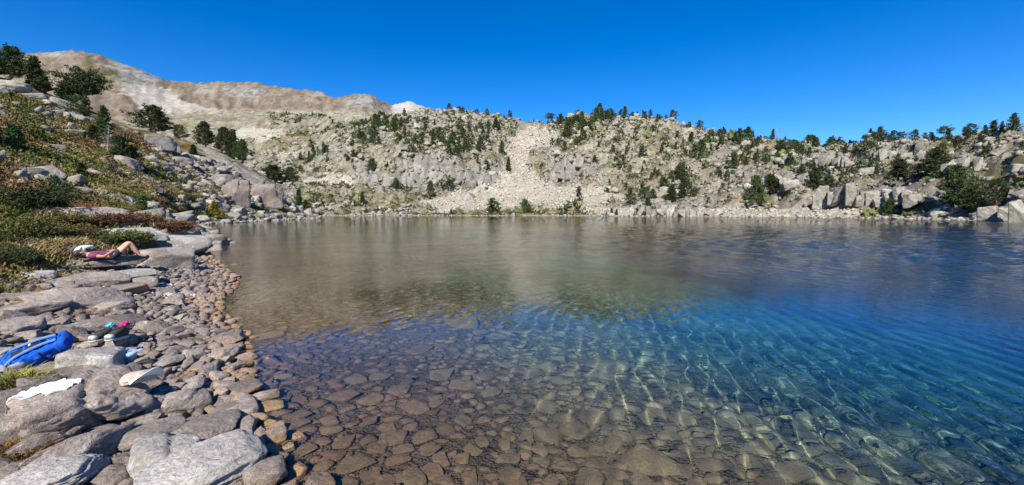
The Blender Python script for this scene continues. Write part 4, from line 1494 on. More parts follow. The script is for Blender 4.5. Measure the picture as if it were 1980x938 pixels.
# ---- scrub and heath as ground cover, each clump a handful of leaf faces
def clumps(pts, k, leaf, height_, g, cols):
    n = len(pts)
    d = np.tile(np.array([[0, 0, 1.0]]), (n, 1))
    kk = k
    a = g.uniform(0, 6.28, (n, kk))
    rr = np.sqrt(g.uniform(0, 1, (n, kk))) * pts[:, 3:4]
    px_ = pts[:, 0:1] + np.cos(a) * rr
    py_ = pts[:, 1:2] + np.sin(a) * rr
    hz = height_ * pts[:, 3:4] * np.sqrt(np.clip(1 - (rr / pts[:, 3:4]) ** 2, 0, 1)) * g.uniform(.35, 1, (n, kk))
    pz = ground_z(px_, py_) + hz
    P = np.stack([px_, py_, pz], -1).reshape(-1, 3)
    D = np.stack([np.cos(a) * rr / pts[:, 3:4], np.sin(a) * rr / pts[:, 3:4], np.full_like(a, .8)], -1).reshape(-1, 3)
    v, f = tufts(P, D, np.repeat(pts[:, 3] * leaf, kk), 1, g, .6, .42)
    return v, f, np.repeat(np.repeat(cols, kk, 0), 3, 0)


M_VC, nt, bs = new_mat('heath_leaves')
at = nd(nt, 'ShaderNodeVertexColor')
at.layer_name = 'Col'
nt.links.new(at.outputs['Color'], bs.inputs['Base Color'])
bs.inputs['Roughness'].default_value = .8
bs.inputs['Specular IOR Level'].default_value = .15

sel = (KIND == 1) & (SD > 2) & (PX > 520) & (PX < 2010) & (TA < .3)
fi2, fj2 = np.nonzero(sel)
w2_ = (vegF[fi2, fj2] * .9 + .12 + .8 * blob(PX[fi2, fj2], PY[fi2, fj2], DENSE)) * R2[fi2, fj2]
w2_ /= w2_.sum()
q = rng.choice(len(fi2), 9000, False, w2_)
pts = np.stack([GX[fi2[q], fj2[q]] + rng.normal(0, .7, len(q)), GY[fi2[q], fj2[q]] + rng.normal(0, .7, len(q)), np.zeros(len(q)), rng.lognormal(math.log(1.0), .45, len(q)) * (.5 + R2[fi2[q], fj2[q]] / 420)], 1)
cc = np.where(rng.uniform(size=(len(q), 1)) < .62, np.array([[.045, .065, .024]]), np.array([[.11, .125, .042]])) * rng.uniform(.7, 1.3, (len(q), 1))
v, f, c_ = clumps(pts, 16, .75, .75, np.random.default_rng(3), cc)
link('scrub', mesh_np('scrub', v, f, M_VC, False, c_), kind='stuff', label='low dark green scrub scattered over the far slopes', category='scrub')

# heath on the left hill
sel = (KIND == 0) & (SD > np.where(R2 < 26, 2.6, 1.4)) & (GX < -3) & (R2 < 135) & (PX > -120) & (PX < 660)
fi3, fj3 = np.nonzero(sel)
hm = heathm[fi3, fj3]
w3 = R2[fi3, fj3] ** 1.15 * np.clip(1.15 - 1.1 * rockyL[fi3, fj3] * (R2[fi3, fj3] > 30), .08, 1)
w3 /= w3.sum()
q = rng.choice(len(fi3), 7600, False, w3)
rad_ = np.clip(.035 * R2[fi3[q], fj3[q]] ** .72, .10, 1.1) * rng.uniform(.8, 1.7, len(q))
pts = np.stack([GX[fi3[q], fj3[q]] + rng.normal(0, .2, len(q)), GY[fi3[q], fj3[q]] + rng.normal(0, .2, len(q)), np.zeros(len(q)), rad_], 1)
pal = np.array([[.075, .095, .022], [.12, .125, .035], [.18, .15, .048], [.16, .085, .04], [.27, .20, .10], [.24, .17, .04]])
hn = fbm2(pts[:, 0] / 3.1, pts[:, 1] / 3.1, 3, 81)
rn = fbm2(pts[:, 0] / 4.3 + 40, pts[:, 1] / 4.3, 3, 82)
ki = np.where(rn > .67, 3, np.where(hn < .40, 0, np.where(hn < .52, 1, np.where(hn < .60, 2, 4))))
ki = np.where(rng.uniform(size=len(q)) < .05, 5, ki)
v, f, c_ = clumps(pts, 42, .18, .6, np.random.default_rng(8), pal[ki] * rng.uniform(.6, 1.12, (len(q), 1)))
link('heath', mesh_np('heath', v, f, M_VC, False, c_), kind='stuff', label='autumn heath and low bushes covering the left hillside', category='heath')


# ---- shrubs one can pick out on the near bank
def shrub_proto(seed, mat, leaf=.05, n=2600):
    g = np.random.default_rng(seed)
    lob = np.concatenate([[[0, 0, .3, .6]], np.stack([g.uniform(-.5, .5, 7), g.uniform(-.5, .5, 7), g.uniform(.15, .5, 7), g.uniform(.25, .42, 7)], 1)])
    k = g.integers(0, len(lob), n)
    d = g.normal(size=(n, 3))
    d[:, 2] = np.abs(d[:, 2]) * .9
    d /= np.linalg.norm(d, axis=1)[:, None]
    P = lob[k, :3] + d * lob[k, 3:4] * (g.uniform(.55, 1.05, (n, 1)))
    P[:, 2] = np.maximum(P[:, 2], .01)
    v, f = tufts(P, d + [0, 0, .3], np.full(n, leaf), 2, g, .7, .36)
    st = merge([tube([[0, 0, -.05], [a * .3, b * .3, .3], [a * .6, b * .6, .62]], [.03, .02, .006], 4) for a, b in g.uniform(-1, 1, (9, 2))])
    return mesh_np('stems', *st, M_BARK), mesh_np('foliage', v, f, mat)


SHRUB = {k: [shrub_proto(1200 + 10 * i + j, m, .055) for i in range(2)] for j, (k, m) in enumerate(M_LEAF.items())}


def shrub(px, py, wpx, hpx, kind, label, group=None):
    x, y, z = on_ground(px, py)
    w = wpx * y / FPX
    h = hpx * y / FPX
    e = link('shrub', None, label=label, category='shrub', group=group)
    e.location = (x, y + w * .25, float(ground_z(x, y + w * .25)) - .02)
    e.rotation_euler = (0, 0, random.uniform(0, 6.28))
    e.scale = (w / 1.5, w / 1.5, h / .95)
    p = random.choice(SHRUB[kind])
    link('stems', p[0], e)
    link('foliage', p[1], e)
    return e


shrub(45, 410, 130, 62, 'dark', 'large dark rust-green shrub at the left edge of the near bank')
shrub(40, 470, 110, 60, 'green', 'green shrub at the left edge below the large dark one')
shrub(5, 522, 76, 56, 'dark', 'dark shrub at the left edge just above the stony shore')
shrub(190, 445, 110, 42, 'red', 'rust-red shrub in front of the long grey ledge')
shrub(120, 440, 90, 34, 'olive', 'olive shrub left of the rust-red one')
shrub(250, 440, 80, 40, 'red', 'rusty shrub at the right end of the long grey ledge')
shrub(310, 446, 90, 34, 'red', 'brown-red shrub above the lichen-covered slab')
shrub(195, 482, 120, 40, 'green', 'green shrub right behind the lying person')
shrub(262, 490, 70, 30, 'green', 'yellow-green shrub between the lying person and the big shaded boulder')
shrub(150, 466, 70, 30, 'red', 'reddish low shrub behind the daypack')
shrub(90, 462, 80, 34, 'olive', 'olive shrub above the dry straw grass')
for i in range(70):
    p_, r_ = random.uniform(-40, 360), random.uniform(0, 1)
    lo_y = np.interp(p_, [-40, 0, 110, 250, 340], [525, 515, 480, 455, 436])
    y_ = lo_y - 28 - 120 * r_ ** 1.2 * (1 if p_ < 200 else .5)
    w_ = random.uniform(34, 70) * np.interp(y_, [330, 500], [.4, 1.0])
    kd = random.choice(['green', 'olive', 'olive', 'red', 'green', 'dark', 'olive', 'gold'])
    nm = {'green': 'green', 'olive': 'olive-brown', 'red': 'rust-red', 'dark': 'dark green', 'gold': 'golden'}[kd]
    o = shrub(p_, y_, w_, w_ * .45, kd, nm + ' low shrub in the heath of the near left bank', nm + ' shrubs of the near bank')
    note('shrub', o, o.location.x, o.location.y, o.location.z, nm + ' low shrub', HILL_A[5:8] + [('the lying person', 190, 500), ('the dry straw grass', 90, 490), ('the lichen-covered slab', 262, 455), ('the large dark shrub', 45, 400)])


# ---- grass
def grass(spots, nblade, lh, g, cols):
    """spots (x, y, radius, height)"""
    n = len(spots)
    a = g.uniform(0, 6.28, (n, nblade))
    r = np.sqrt(g.uniform(0, 1, (n, nblade))) * spots[:, 2:3]
    x, y = spots[:, :1] + np.cos(a) * r, spots[:, 1:2] + np.sin(a) * r
    z = ground_z(x, y)
    base = np.stack([x, y, z], -1).reshape(-1, 3)
    h = (spots[:, 3:4] * g.uniform(.6, 1.2, (n, nblade))).reshape(-1, 1)
    lean = np.stack([np.cos(a) * .6 + g.normal(0, .45, a.shape), np.sin(a) * .6 + g.normal(0, .45, a.shape), np.zeros_like(a)], -1).reshape(-1, 3)
    side = np.cross(lean + 1e-3, [0, 0, 1.0])
    side /= np.linalg.norm(side, axis=1)[:, None] + 1e-9
    wd = h * .035 + .0015
    mid = base + np.array([0, 0, 1]) * h * .62 + lean * h * .28
    tip = base + np.array([0, 0, 1]) * h * .85 + lean * h * .85
    v = np.stack([base - side * wd, base + side * wd, mid + side * wd * .7, mid - side * wd * .7, tip], 1).reshape(-1, 3)
    o_ = np.arange(len(base))[:, None] * 5
    f = np.concatenate([o_ + [0, 1, 2], o_ + [0, 2, 3], o_ + [3, 2, 4]], 0)
    c = np.repeat(np.repeat(cols, nblade, 0) * g.uniform(.75, 1.25, (n * nblade, 1)), 5, 0)
    return v, f, c


g_ = np.random.default_rng(15)
sp, cl_ = [], []
for (px_, py_, sx_, sy_, n_, hh, cc_) in [(85, 496, 55, 12, 260, .26, (.34, .26, .12)), (130, 484, 40, 10, 160, .24, (.36, .28, .14)), (245, 484, 40, 8, 60, .2, (.30, .24, .11)), (120, 425, 30, 8, 50, .3, (.36, .27, .13)), (300, 440, 40, 5, 60, .3, (.33, .25, .12)),
                                        (50, 752, 34, 8, 70, .12, (.20, .19, .05)), (35, 885, 34, 14, 120, .06, (.22, .13, .05)), (70, 868, 26, 10, 90, .06, (.24, .12, .05)), (115, 545, 40, 8, 70, .12, (.30, .22, .07)), (35, 600, 40, 8, 60, .08, (.28, .15, .07)),
                                        (180, 612, 30, 6, 60, .07, (.26, .15, .07)), (165, 705, 22, 8, 40, .07, (.26, .2, .09)), (40, 560, 50, 10, 60, .09, (.28, .17, .08)), (130, 690, 20, 8, 30, .06, (.27, .2, .09))]:
    for k in range(n_):
        x, y, z = on_ground(px_ + g_.normal(0, sx_ * .6), py_ + g_.normal(0, sy_ * .6))
        if z > .03:
            sp.append((x, y, .10 * hh / .2 + .03, hh * g_.uniform(.7, 1.2)))
            cl_.append(cc_)
v, f, c_ = grass(np.array(sp), 16, 1, g_, np.array(cl_))
link('grass', mesh_np('grass', v, f, M_VC, False, c_), kind='stuff', label='dry straw-coloured and rusty grass tufts between rocks and heath', category='grass')

# ------------------------------------------------------------------ boulders on the slopes
hill_items = []
fi4, fj4 = np.nonzero((KIND == 0) & (SD > 1.0) & (R2 > 24) & (R2 < 140) & (PX > -40) & (PX < 640))
w4 = R2[fi4, fj4] ** 1.2 * (.05 + 1.2 * sstep(250, 420, PX[fi4, fj4]) * sstep(620, 470, PX[fi4, fj4]) + .5 * rockyL[fi4, fj4])
w4 /= w4.sum()
q = rng.choice(len(fi4), 3200, False, w4)
for k in q:
    hill_items.append((GX[fi4[k], fj4[k]], GY[fi4[k], fj4[k]], float(np.clip(rng.lognormal(math.log(.30), .6), .12, 1.25)) * (.5 + R2[fi4[k], fj4[k]] / 140)))
hill_items.sort(key=lambda t: -t[2] / math.hypot(t[0], t[1]))
for i, (x, y, r) in enumerate(hill_items[:150]):
    up_ = x / y < -.86
    o = place_stone('hillside_boulder', HILL_B[i % 12], x, y, r, .5, 'pale boulder in the heath of the left hillside' if up_ else 'pale boulder on the rocky shoulder above the left shore',
                'boulders in the left heath' if up_ else 'boulders of the rocky shoulder', sink=.3, cat='rock')
    note('hill', o, x, y, o.location.z, ('large' if i < 40 else 'smaller') + ' hillside boulder', HILL_A)
hl = [block_shape(700 + k, 2, planes=7) for k in range(12)]
v, f = rock_soup(hill_items[150:], hl, .55, .3)
link('hillside_rubble', mesh_np('hillside_rubble', v, f, M_HILL, False), kind='stuff', label='loose pale rocks strewn over the left hillside', category='rubble')

fi5, fj5 = np.nonzero((KIND >= 1) & (SD > .3) & (R2 < 760) & (PX > 200) & (PX < 2010))
w5 = R2[fi5, fj5] * (.10 + 1.1 * TA[fi5, fj5] + .75 * (1 - vegF[fi5, fj5])) * np.where(R2[fi5, fj5] > 560, .35, 1)
w5 /= w5.sum()
q = rng.choice(len(fi5), 19000, False, w5)
tal = TA[fi5[q], fj5[q]]
szr = np.clip(rng.lognormal(math.log(.6), .55, len(q)), .2, 2.6) * np.where(tal > .5, .62, 1) * (.35 + R2[fi5[q], fj5[q]] / 330)
far_items = sorted([(GX[a, b] + d1, GY[a, b] + d2_, r) for a, b, r, d1, d2_ in zip(fi5[q], fj5[q], szr, rng.normal(0, .8, len(q)), rng.normal(0, .8, len(q)))], key=lambda t: -t[2] / math.hypot(t[0], t[1]))
for i, (x, y, r) in enumerate(far_items[:150]):
    u_ = 990 + FPX * x / y
    lab = 'pale boulder on the slope above the right shore' if u_ > 1260 else 'pale boulder on the slope across the lake'
    o = place_stone('slope_boulder', HILL_B[i % 12], x, y, r, .62, lab, 'boulders above the right shore' if u_ > 1260 else 'boulders across the lake', sink=.3, cat='rock')
    note('far', o, x, y, o.location.z, ('large' if i < 40 else 'smaller') + ' far boulder', FAR_A)
fl = [block_shape(740 + k, 1, corner=.24) for k in range(16)]
rest = np.array(far_items[150:])
_ti = np.clip(((np.arctan2(rest[:, 0] - GC[0], rest[:, 1] - GC[1]) - TH[0]) / (TH[1] - TH[0])).round().astype(int), 0, len(TH) - 1)
_ri = np.clip(np.interp(np.log(np.hypot(rest[:, 0] - GC[0], rest[:, 1] - GC[1])), LRR, np.arange(len(RR))).round().astype(int), 0, len(RR) - 1)
on_t = TA[_ti, _ri] > .5
v, f = rock_soup(rest[~on_t], fl, .62, .32)
link('slope_rubble', mesh_np('slope_rubble', v, f, M_HILL, False), kind='stuff', label='countless pale rocks on the slopes across the lake', category='rubble')
v, f = rock_soup(rest[on_t], fl, .55, .30)
link('talus', mesh_np('talus', v, f, M_TALUS, False), kind='stuff', label='white talus fan of loose stones running down to the far shore', category='talus')
# rubble along the waterlines farther off
ln_items = []
for i in range(24, len(LK) - 6):
    a, b = LK[i], LK[i + 1]
    L_ = np.linalg.norm(b - a)
    for t in rng.uniform(0, 1, int(L_ * 3.2)):
        p = a + (b - a) * t
        nrm = np.array([-(b - a)[1], (b - a)[0]]) / L_
        p = p + nrm * rng.normal(.5, .9)
        ln_items.append((p[0], p[1], float(np.clip(rng.lognormal(math.log(.34), .5), .12, 1.3))))
for i in range(16, 25):
    a, b = LK[i], LK[i + 1]
    L_ = np.linalg.norm(b - a)
    nrm = np.array([-(b - a)[1], (b - a)[0]]) / L_
    for t in rng.uniform(0, 1, int(L_ * 9)):
        p = a + (b - a) * t + nrm * rng.normal(.3, .6)
        ln_items.append((p[0], p[1], float(np.clip(rng.lognormal(math.log(.2), .5), .08, .8))))
v, f = rock_soup(ln_items, hl[:4], .55, .3)
link('waterline_rubble', mesh_np('waterline_rubble', v, f, M_HILL, False), kind='stuff', label='row of pale rocks along the far waterline', category='rubble')

# ------------------------------------------------------------------ people and belongings
from mathutils.bvhtree import BVHTree


def plain(name, color, rough=.7, var=.18, scale=30.0, spec=.3):
    m, nt, bs = new_mat(name)
    tc = nd(nt, 'ShaderNodeTexCoord')
    n = noise_node(nt, tc.outputs['Object'], scale, 4, .6)
    nt.links.new(ramp(nt, n, [(.3, tuple(c * (1 - var) for c in color)), (.7, tuple(min(1, c * (1 + var)) for c in color))]), bs.inputs['Base Color'])
    bs.inputs['Roughness'].default_value = rough
    bs.inputs['Specular IOR Level'].default_value = spec
    bump(nt, bs, n, .25, .004)
    return m


M_BLUE = plain('blue_nylon', (.008, .085, .46), .8, .35, 18, .15)
M_BLUE2 = plain('light_blue_nylon', (.02, .17, .62), .8, .3, 18, .15)
M_BLACK = plain('black_webbing', (.018, .018, .022), .7)
M_GREY = plain('grey_mesh_padding', (.23, .24, .27), .9)
M_LGREY = plain('light_grey_fabric', (.55, .57, .62), .8)
M_WCLOTH = plain('white_cotton', (.82, .82, .83), .9, .04)
M_SKIN = plain('skin', (.52, .29, .19), .55, .06)
M_PURPLE = plain('purple_shirt', (.20, .045, .12), .85)
M_NAVY = plain('navy_shorts', (.025, .028, .055), .85)
M_HAIR = plain('brown_hair', (.05, .03, .02), .6)
M_SLATE = plain('slate_blue_nylon', (.07, .085, .13), .6)
M_RED = plain('red_fabric', (.6, .03, .04), .7)
M_BEIGE = plain('beige_cotton', (.42, .35, .29), .9)
M_MAG = plain('magenta_wool', (.55, .02, .16), .9)
M_TURQ = plain('turquoise_wool', (.10, .42, .55), .9)
M_SHOE = plain('dark_suede', (.045, .045, .04), .85)
M_SOLE = plain('pale_rubber', (.42, .42, .40), .7)
M_BOWL = plain('blue_grey_plastic', (.20, .29, .40), .35, .05)
M_LID = plain('light_blue_plastic', (.30, .42, .60), .35, .05)


def world_bvh(objs):
    bpy.context.view_layer.update()
    vs_, fs_, n = [], [], 0
    for o in objs:
        vs_ += [o.matrix_world @ v.co for v in o.data.vertices]
        fs_ += [[i + n for i in p.vertices] for p in o.data.polygons]
        n = len(vs_)
    return BVHTree.FromPolygons(vs_, fs_)


def near_objs(x, y, r):
    bpy.context.view_layer.update()
    out_ = []
    for o in COL.objects:
        if o.type == 'MESH' and o.parent is None and o.get('category') in ('rock', 'stone') and (o.location.x - x) ** 2 + (o.location.y - y) ** 2 < (r + max(o.scale) * .6) ** 2:
            out_.append(o)
    return out_


SOFT = ('grass', 'lake_water', 'heath', 'deep_water')


def shoot(o, d):
    dg = bpy.context.evaluated_depsgraph_get()
    o, d = Vector(o), Vector(d).normalized()
    for _ in range(12):
        hit, loc, nor, idx_, ob, mw = sc.ray_cast(dg, o, d)
        if not hit:
            return None
        if ob.name.split('.')[0] not in SOFT and ob.parent is None:
            return loc
        o = loc + d * .004
    return None


def cam_hit(px, py):
    """the rock or ground seen at a photo pixel"""
    h = shoot((0, 0, CAMZ), ((px - 990) / FPX, 1, (HORIZ - py) / FPX))
    return (h.x, h.y, h.z)


class Drop:
    """the top of rocks and ground around a spot"""
    def __init__(self, x, y, r):
        bpy.context.view_layer.update()

    def z(self, x, y):
        h = shoot((x, y, 3.0), (0, 0, -1))
        return max(h.z if h else 0, float(ground_z(x, y)))


bpy.context.view_layer.update()


def superq(a, b, c, n=4.0, sub=4, noise=0.0, seed=0, freq=6.0):
    d, f = ico(sub)
    q = (np.abs(d[:, 0] / a) ** n + np.abs(d[:, 1] / b) ** n + np.abs(d[:, 2] / c) ** n) ** (-1 / n)
    v = d * q[:, None]
    if noise:
        v = v + d * (noise * (vn3(v[:, 0] / a * freq * .3 + 5, v[:, 1] / a * freq * .3 + 5, v[:, 2] / a * freq * .3 + 5, seed) - .5))[:, None]
    return v.copy(), f


def ribbon(pts, w, t, up=(0, 0, 1)):
    pts = np.array(pts, float)
    n = len(pts)
    V_, F_ = [], []
    for i in range(n):
        d = pts[min(i + 1, n - 1)] - pts[max(i - 1, 0)]
        d /= np.linalg.norm(d)
        s_ = np.cross(d, up)
        s_ /= np.linalg.norm(s_)
        u = np.cross(s_, d)
        for a, b in ((-1, -1), (1, -1), (1, 1), (-1, 1)):
            V_.append(pts[i] + s_ * a * w / 2 + u * b * t / 2)
    for i in range(n - 1):
        for k in range(4):
            p, q = i * 4 + k, i * 4 + (k + 1) % 4
            F_ += [(p, q, q + 4), (p, q + 4, p + 4)]
    F_ += [(0, 2, 1), (0, 3, 2), (4 * n - 4, 4 * n - 3, 4 * n - 2), (4 * n - 4, 4 * n - 2, 4 * n - 1)]
    return np.array(V_), np.array(F_)


def smooth_pts(ctrl, n=18):
    c = np.array(ctrl, float)
    t = np.linspace(0, len(c) - 1, n)
    o_ = []
    for x in t:
        i = min(int(x), len(c) - 2)
        f = x - i
        p0, p1, p2, p3 = c[max(i - 1, 0)], c[i], c[i + 1], c[min(i + 2, len(c) - 1)]
        o_.append(.5 * ((2 * p1) + (-p0 + p2) * f + (2 * p0 - 5 * p1 + 4 * p2 - p3) * f * f + (-p0 + 3 * p1 - 3 * p2 + p3) * f ** 3))
    return np.array(o_)


def part(name, vf, mat, parent, loc=(0, 0, 0), rot=(0, 0, 0), smooth=True):
    o = link(name, mesh_np(name, vf[0], vf[1], mat, smooth), parent)
    o.location = loc
    o.rotation_euler = rot
    return o


# ---- blue backpack: local y from bottom to lid, z towards the carrier's back (facing up)
x0, y0, _ = cam_hit(52, 706)
dr = Drop(x0, y0, 1.0)
e = link('backpack', None, label='blue hiking backpack lying on the rocks with its shoulder straps up', category='backpack')
bd, bf = superq(.16, .32, .105, 4.2, 5, .05, 3, 12)
k_ = bd[:, 1] / .30
bd[:, 0] *= 1 - .14 * k_
bd[:, 2] *= 1 - .10 * k_
bd *= (1 + .018 * np.sin(bd[:, 1] * 55 + 14 * vn3(bd[:, 0] * 9 + 7, bd[:, 1] * 9 + 7, bd[:, 2] * 9 + 7, 2)))[:, None]
body = part('body', (bd, bf), M_BLUE, e)
part('lid', superq(.145, .07, .10, 4.2, 4, .03, 4), M_BLUE, e, (0, .285, -.01), (.1, 0, 0))
part('lid_zip', ribbon(smooth_pts([(-.14, .33, .06), (0, .358, .06), (.14, .33, .06)], 12), .012, .006), M_BLACK, e)
part('back_panel', superq(.10, .25, .02, 4.0, 3), M_BLACK, e, (0, -.03, .096))
for zy in (-.12, .06):
    part('seam', ribbon(smooth_pts([(-.165, zy, .05), (-.172, zy, -.02), (-.15, zy, -.09)], 8), .012, .006, (0, 1, 0)), M_BLACK, e)
part('front_pocket', superq(.12, .17, .05, 3.2, 3, .03, 8), M_BLUE2, e, (0, -.06, -.105))
for sgn in (-1, 1):
    pts_ = smooth_pts([(.05 * sgn, .27, .10), (.065 * sgn, .15, .125), (.08 * sgn, .02, .130), (.105 * sgn, -.12, .12), (.15 * sgn, -.22, .085)])
    st_ = part('shoulder_strap', ribbon(pts_, .05, .014), M_BLUE2, e)
    part('strap_edge', ribbon(pts_ + [0, 0, .010], .022, .005), M_GREY, st_)
    part('hip_belt', superq(.11, .05, .02, 3.0, 3), M_GREY, e, (.17 * sgn, -.26, .10), (0, .35 * sgn, .6 * sgn))
    part('side_pocket', superq(.03, .10, .075, 3.0, 3), M_GREY, e, (.165 * sgn, -.15, 0))
    part('compression_strap', ribbon(smooth_pts([(.16 * sgn, .1, .09), (.175 * sgn, .1, 0), (.14 * sgn, .1, -.1)], 8), .018, .004, (0, 1, 0)), M_BLACK, e)
part('haul_loop', tube(smooth_pts([(-.03, .27, .10), (-.02, .29, .15), (.02, .29, .15), (.03, .27, .10)], 10), [.006] * 10, 6), M_BLACK, e)
part('buckle', superq(.022, .012, .006, 4, 3), M_LGREY, e, (.05, .05, .18))
e.location = (x0, y0 + .06, dr.z(x0, y0 + .06) + .15)
e.rotation_euler = Euler((math.radians(26), math.radians(24), math.radians(-48)))
e.scale = (.70, .70, .66)

# ---- hiking shoes
x0, y0, _ = cam_hit(208, 668)
dr = Drop(x0, y0, .8)
for k, (dx, lab, cmat) in enumerate(((-.075, 'left hiking shoe of the pair, dark with a pink and turquoise sock', M_TURQ), (.075, 'right hiking shoe of the pair, dark with a magenta sock in it', M_MAG))):
    e = link('hiking_shoe', None, label=lab, category='shoe', group='pair of hiking shoes')
    xx, yy = x0 + dx, y0 + .03
    e.location = (xx, yy, dr.z(xx, yy) + .012)
    e.rotation_euler = (math.radians(6), 0, math.radians(172 + 14 * k))
    v, f = superq(.05, .14, .018, 4, 4)
    v[:, 0] *= 1 - .12 * (v[:, 1] / .14) ** 2
    part('sole', (v, f), M_SOLE, e, (0, 0, .012))
    v, f = superq(.046, .135, .06, 2.6, 4)
    v[:, 2] += .055
    v[:, 2] *= np.interp(v[:, 1], [-.135, -.02, .03, .135], [1.25, 1.2, .95, .62])
    part('upper', (v, f), M_SHOE, e)
    part('toe_cap', superq(.043, .035, .026, 2.6, 3), M_SOLE, e, (0, .10, .045))
    part('collar', tube([(0, -.07, .10), (0, -.072, .135)], [.042, .046], 14), M_GREY, e)
    part('laces', ribbon(smooth_pts([(0, .07, .082), (.012, .04, .105), (-.012, .01, .118), (0, -.02, .128)], 10), .03, .006), M_BLACK, e)
    v, f = superq(.032, .045, .026, 2.2, 4, .03, 9 + k, 10)
    so_ = link('sock', mesh_np('sock', v, f, M_MAG if k else M_TURQ, True), label=('magenta' if k else 'turquoise') + ' sock stuffed into a hiking shoe', category='sock')
    so_.location = (xx + .01, yy + .07, e.location.z + .14)

# ---- bowl with lid
x0, y0, z0 = cam_hit(250, 697)
e = link('lidded_bowl', None, label='blue-grey plastic bowl with a light blue lid on the pebbles', category='bowl')


def lathe(prof, n=28):
    V_ = [(r * math.cos(2 * math.pi * k / n), r * math.sin(2 * math.pi * k / n), z) for r, z in prof for k in range(n)]
    F_ = []
    for i in range(len(prof) - 1):
        for k in range(n):
            a, b = i * n + k, i * n + (k + 1) % n
            F_ += [(a, b, b + n), (a, b + n, a + n)]
    return np.array(V_), np.array(F_)


part('bowl', lathe([(0.001, 0), (.045, 0), (.05, .006), (.064, .072), (.068, .078), (.064, .08)]), M_BOWL, e)
part('lid', lathe([(.071, .070), (.073, .082), (.066, .092), (.03, .094), (.001, .092)]), M_LID, e)
part('lid_tab', ribbon(smooth_pts([(.06, 0, .086), (.09, .01, .090), (.105, .015, .086)], 6), .03, .006), M_LID, e)
part('lid_slot', superq(.02, .006, .003, 3, 2), M_BLACK, e, (.02, 0, .096))
e.location = (x0, y0, z0 - .008)
e.rotation_euler = (math.radians(10), math.radians(-6), .5)
e.scale = (1.05, 1.05, 1.05)

# ---- cap
x0, y0, z0 = cam_hit(268, 742)
e = link('sun_hat', None, label='crumpled beige hat with a white brim lying on the pebbles', category='hat')
v, f = superq(.11, .10, .065, 2.3, 5)
fold = np.sin(v[:, 0] * 60 + 9 * vn3(v[:, 0] * 9 + 4, v[:, 1] * 9 + 4, v[:, 2] * 9 + 4, 5) + v[:, 2] * 40)
v = v * (1 + .06 * fold)[:, None]
v[:, 2] = np.maximum(v[:, 2], -.02)
part('crown', (v, f), M_BEIGE, e, (0, 0, .03))
us = np.linspace(-1.15, 1.15, 22)
inner = np.stack([.085 * np.cos(us), .10 * np.sin(us), .055 - .02 * np.cos(us)], 1)
outer = np.stack([.165 * np.cos(us) + .01, .125 * np.sin(us), .10 - .07 * np.abs(us) ** 1.6], 1)
vv = np.concatenate([inner, outer, inner - [0, 0, .004], outer - [0, 0, .004]])
n_ = len(us)
ff = []
for i in range(n_ - 1):
    ff += [(i, n_ + i, n_ + i + 1), (i, n_ + i + 1, i + 1), (2 * n_ + i, 2 * n_ + i + 1, 3 * n_ + i + 1), (2 * n_ + i, 3 * n_ + i + 1, 3 * n_ + i), (n_ + i, 3 * n_ + i, 3 * n_ + i + 1), (n_ + i, 3 * n_ + i + 1, n_ + i + 1)]
part('brim', (vv, np.array(ff)), M_WCLOTH, e)
part('hat_band', tube(np.stack([.105 * np.cos(np.linspace(0, 6.28, 26)), .10 * np.sin(np.linspace(0, 6.28, 26)), np.full(26, .035)], 1), [.007] * 26, 5), M_BEIGE, e)
e.location = (x0, y0, z0)
e.rotation_euler = (math.radians(-8), math.radians(-12), math.radians(-12))

# ---- white cloth over the domed boulder
dome = [o for o in COL.objects if o.get('label', '').startswith('large domed grey boulder')][0]
tree_ = world_bvh([dome])
W_, D_ = dome.scale[0], dome.scale[1]
nu, nv = 34, 12
top, bot = [], []
for i in range(nu):
    for j in range(nv):
        u, w = i / (nu - 1), j / (nv - 1) - .5
        wid = .30 * W_ * (.55 + .5 * math.sin(u * 3.0)) * (1 + .25 * math.sin(u * 17))
        lx = -.47 * W_ + u * .42 * W_
        ly = -.24 * D_ + u * .18 * D_ + w * wid
        x = dome.location.x + lx
        y = dome.location.y + ly
        h = tree_.ray_cast(Vector((x, y, 4)), Vector((0, 0, -1)))
        z = h[0].z if h[0] is not None else float(ground_z(x, y)) + .04
        z = max(z, float(ground_z(x, y)) + .02) + .012 + .010 * math.sin(u * 26 + w * 5) * math.cos(w * 11) + .006 * math.sin(w * 30 + u * 9)
        top.append((x, y, z))
        bot.append((x, y, z - .007))
vv = np.array(top + bot)
ff = []
N_ = nu * nv
for i in range(nu - 1):
    for j in range(nv - 1):
        a = i * nv + j
        ff += [(a, a + nv, a + nv + 1), (a, a + nv + 1, a + 1), (N_ + a, N_ + a + nv + 1, N_ + a + nv), (N_ + a, N_ + a + 1, N_ + a + nv + 1)]
rim = [i * nv for i in range(nu)] + [(nu - 1) * nv + j for j in range(1, nv)] + [i * nv + nv - 1 for i in range(nu - 2, -1, -1)] + [j for j in range(nv - 2, 0, -1)]
for a, b in zip(rim, rim[1:] + rim[:1]):
    ff += [(a, b, N_ + b), (a, N_ + b, N_ + a)]
link('white_cloth', mesh_np('white_cloth', vv, np.array(ff), M_WCLOTH, True), label='white garment spread over the domed boulder to dry', category='cloth')


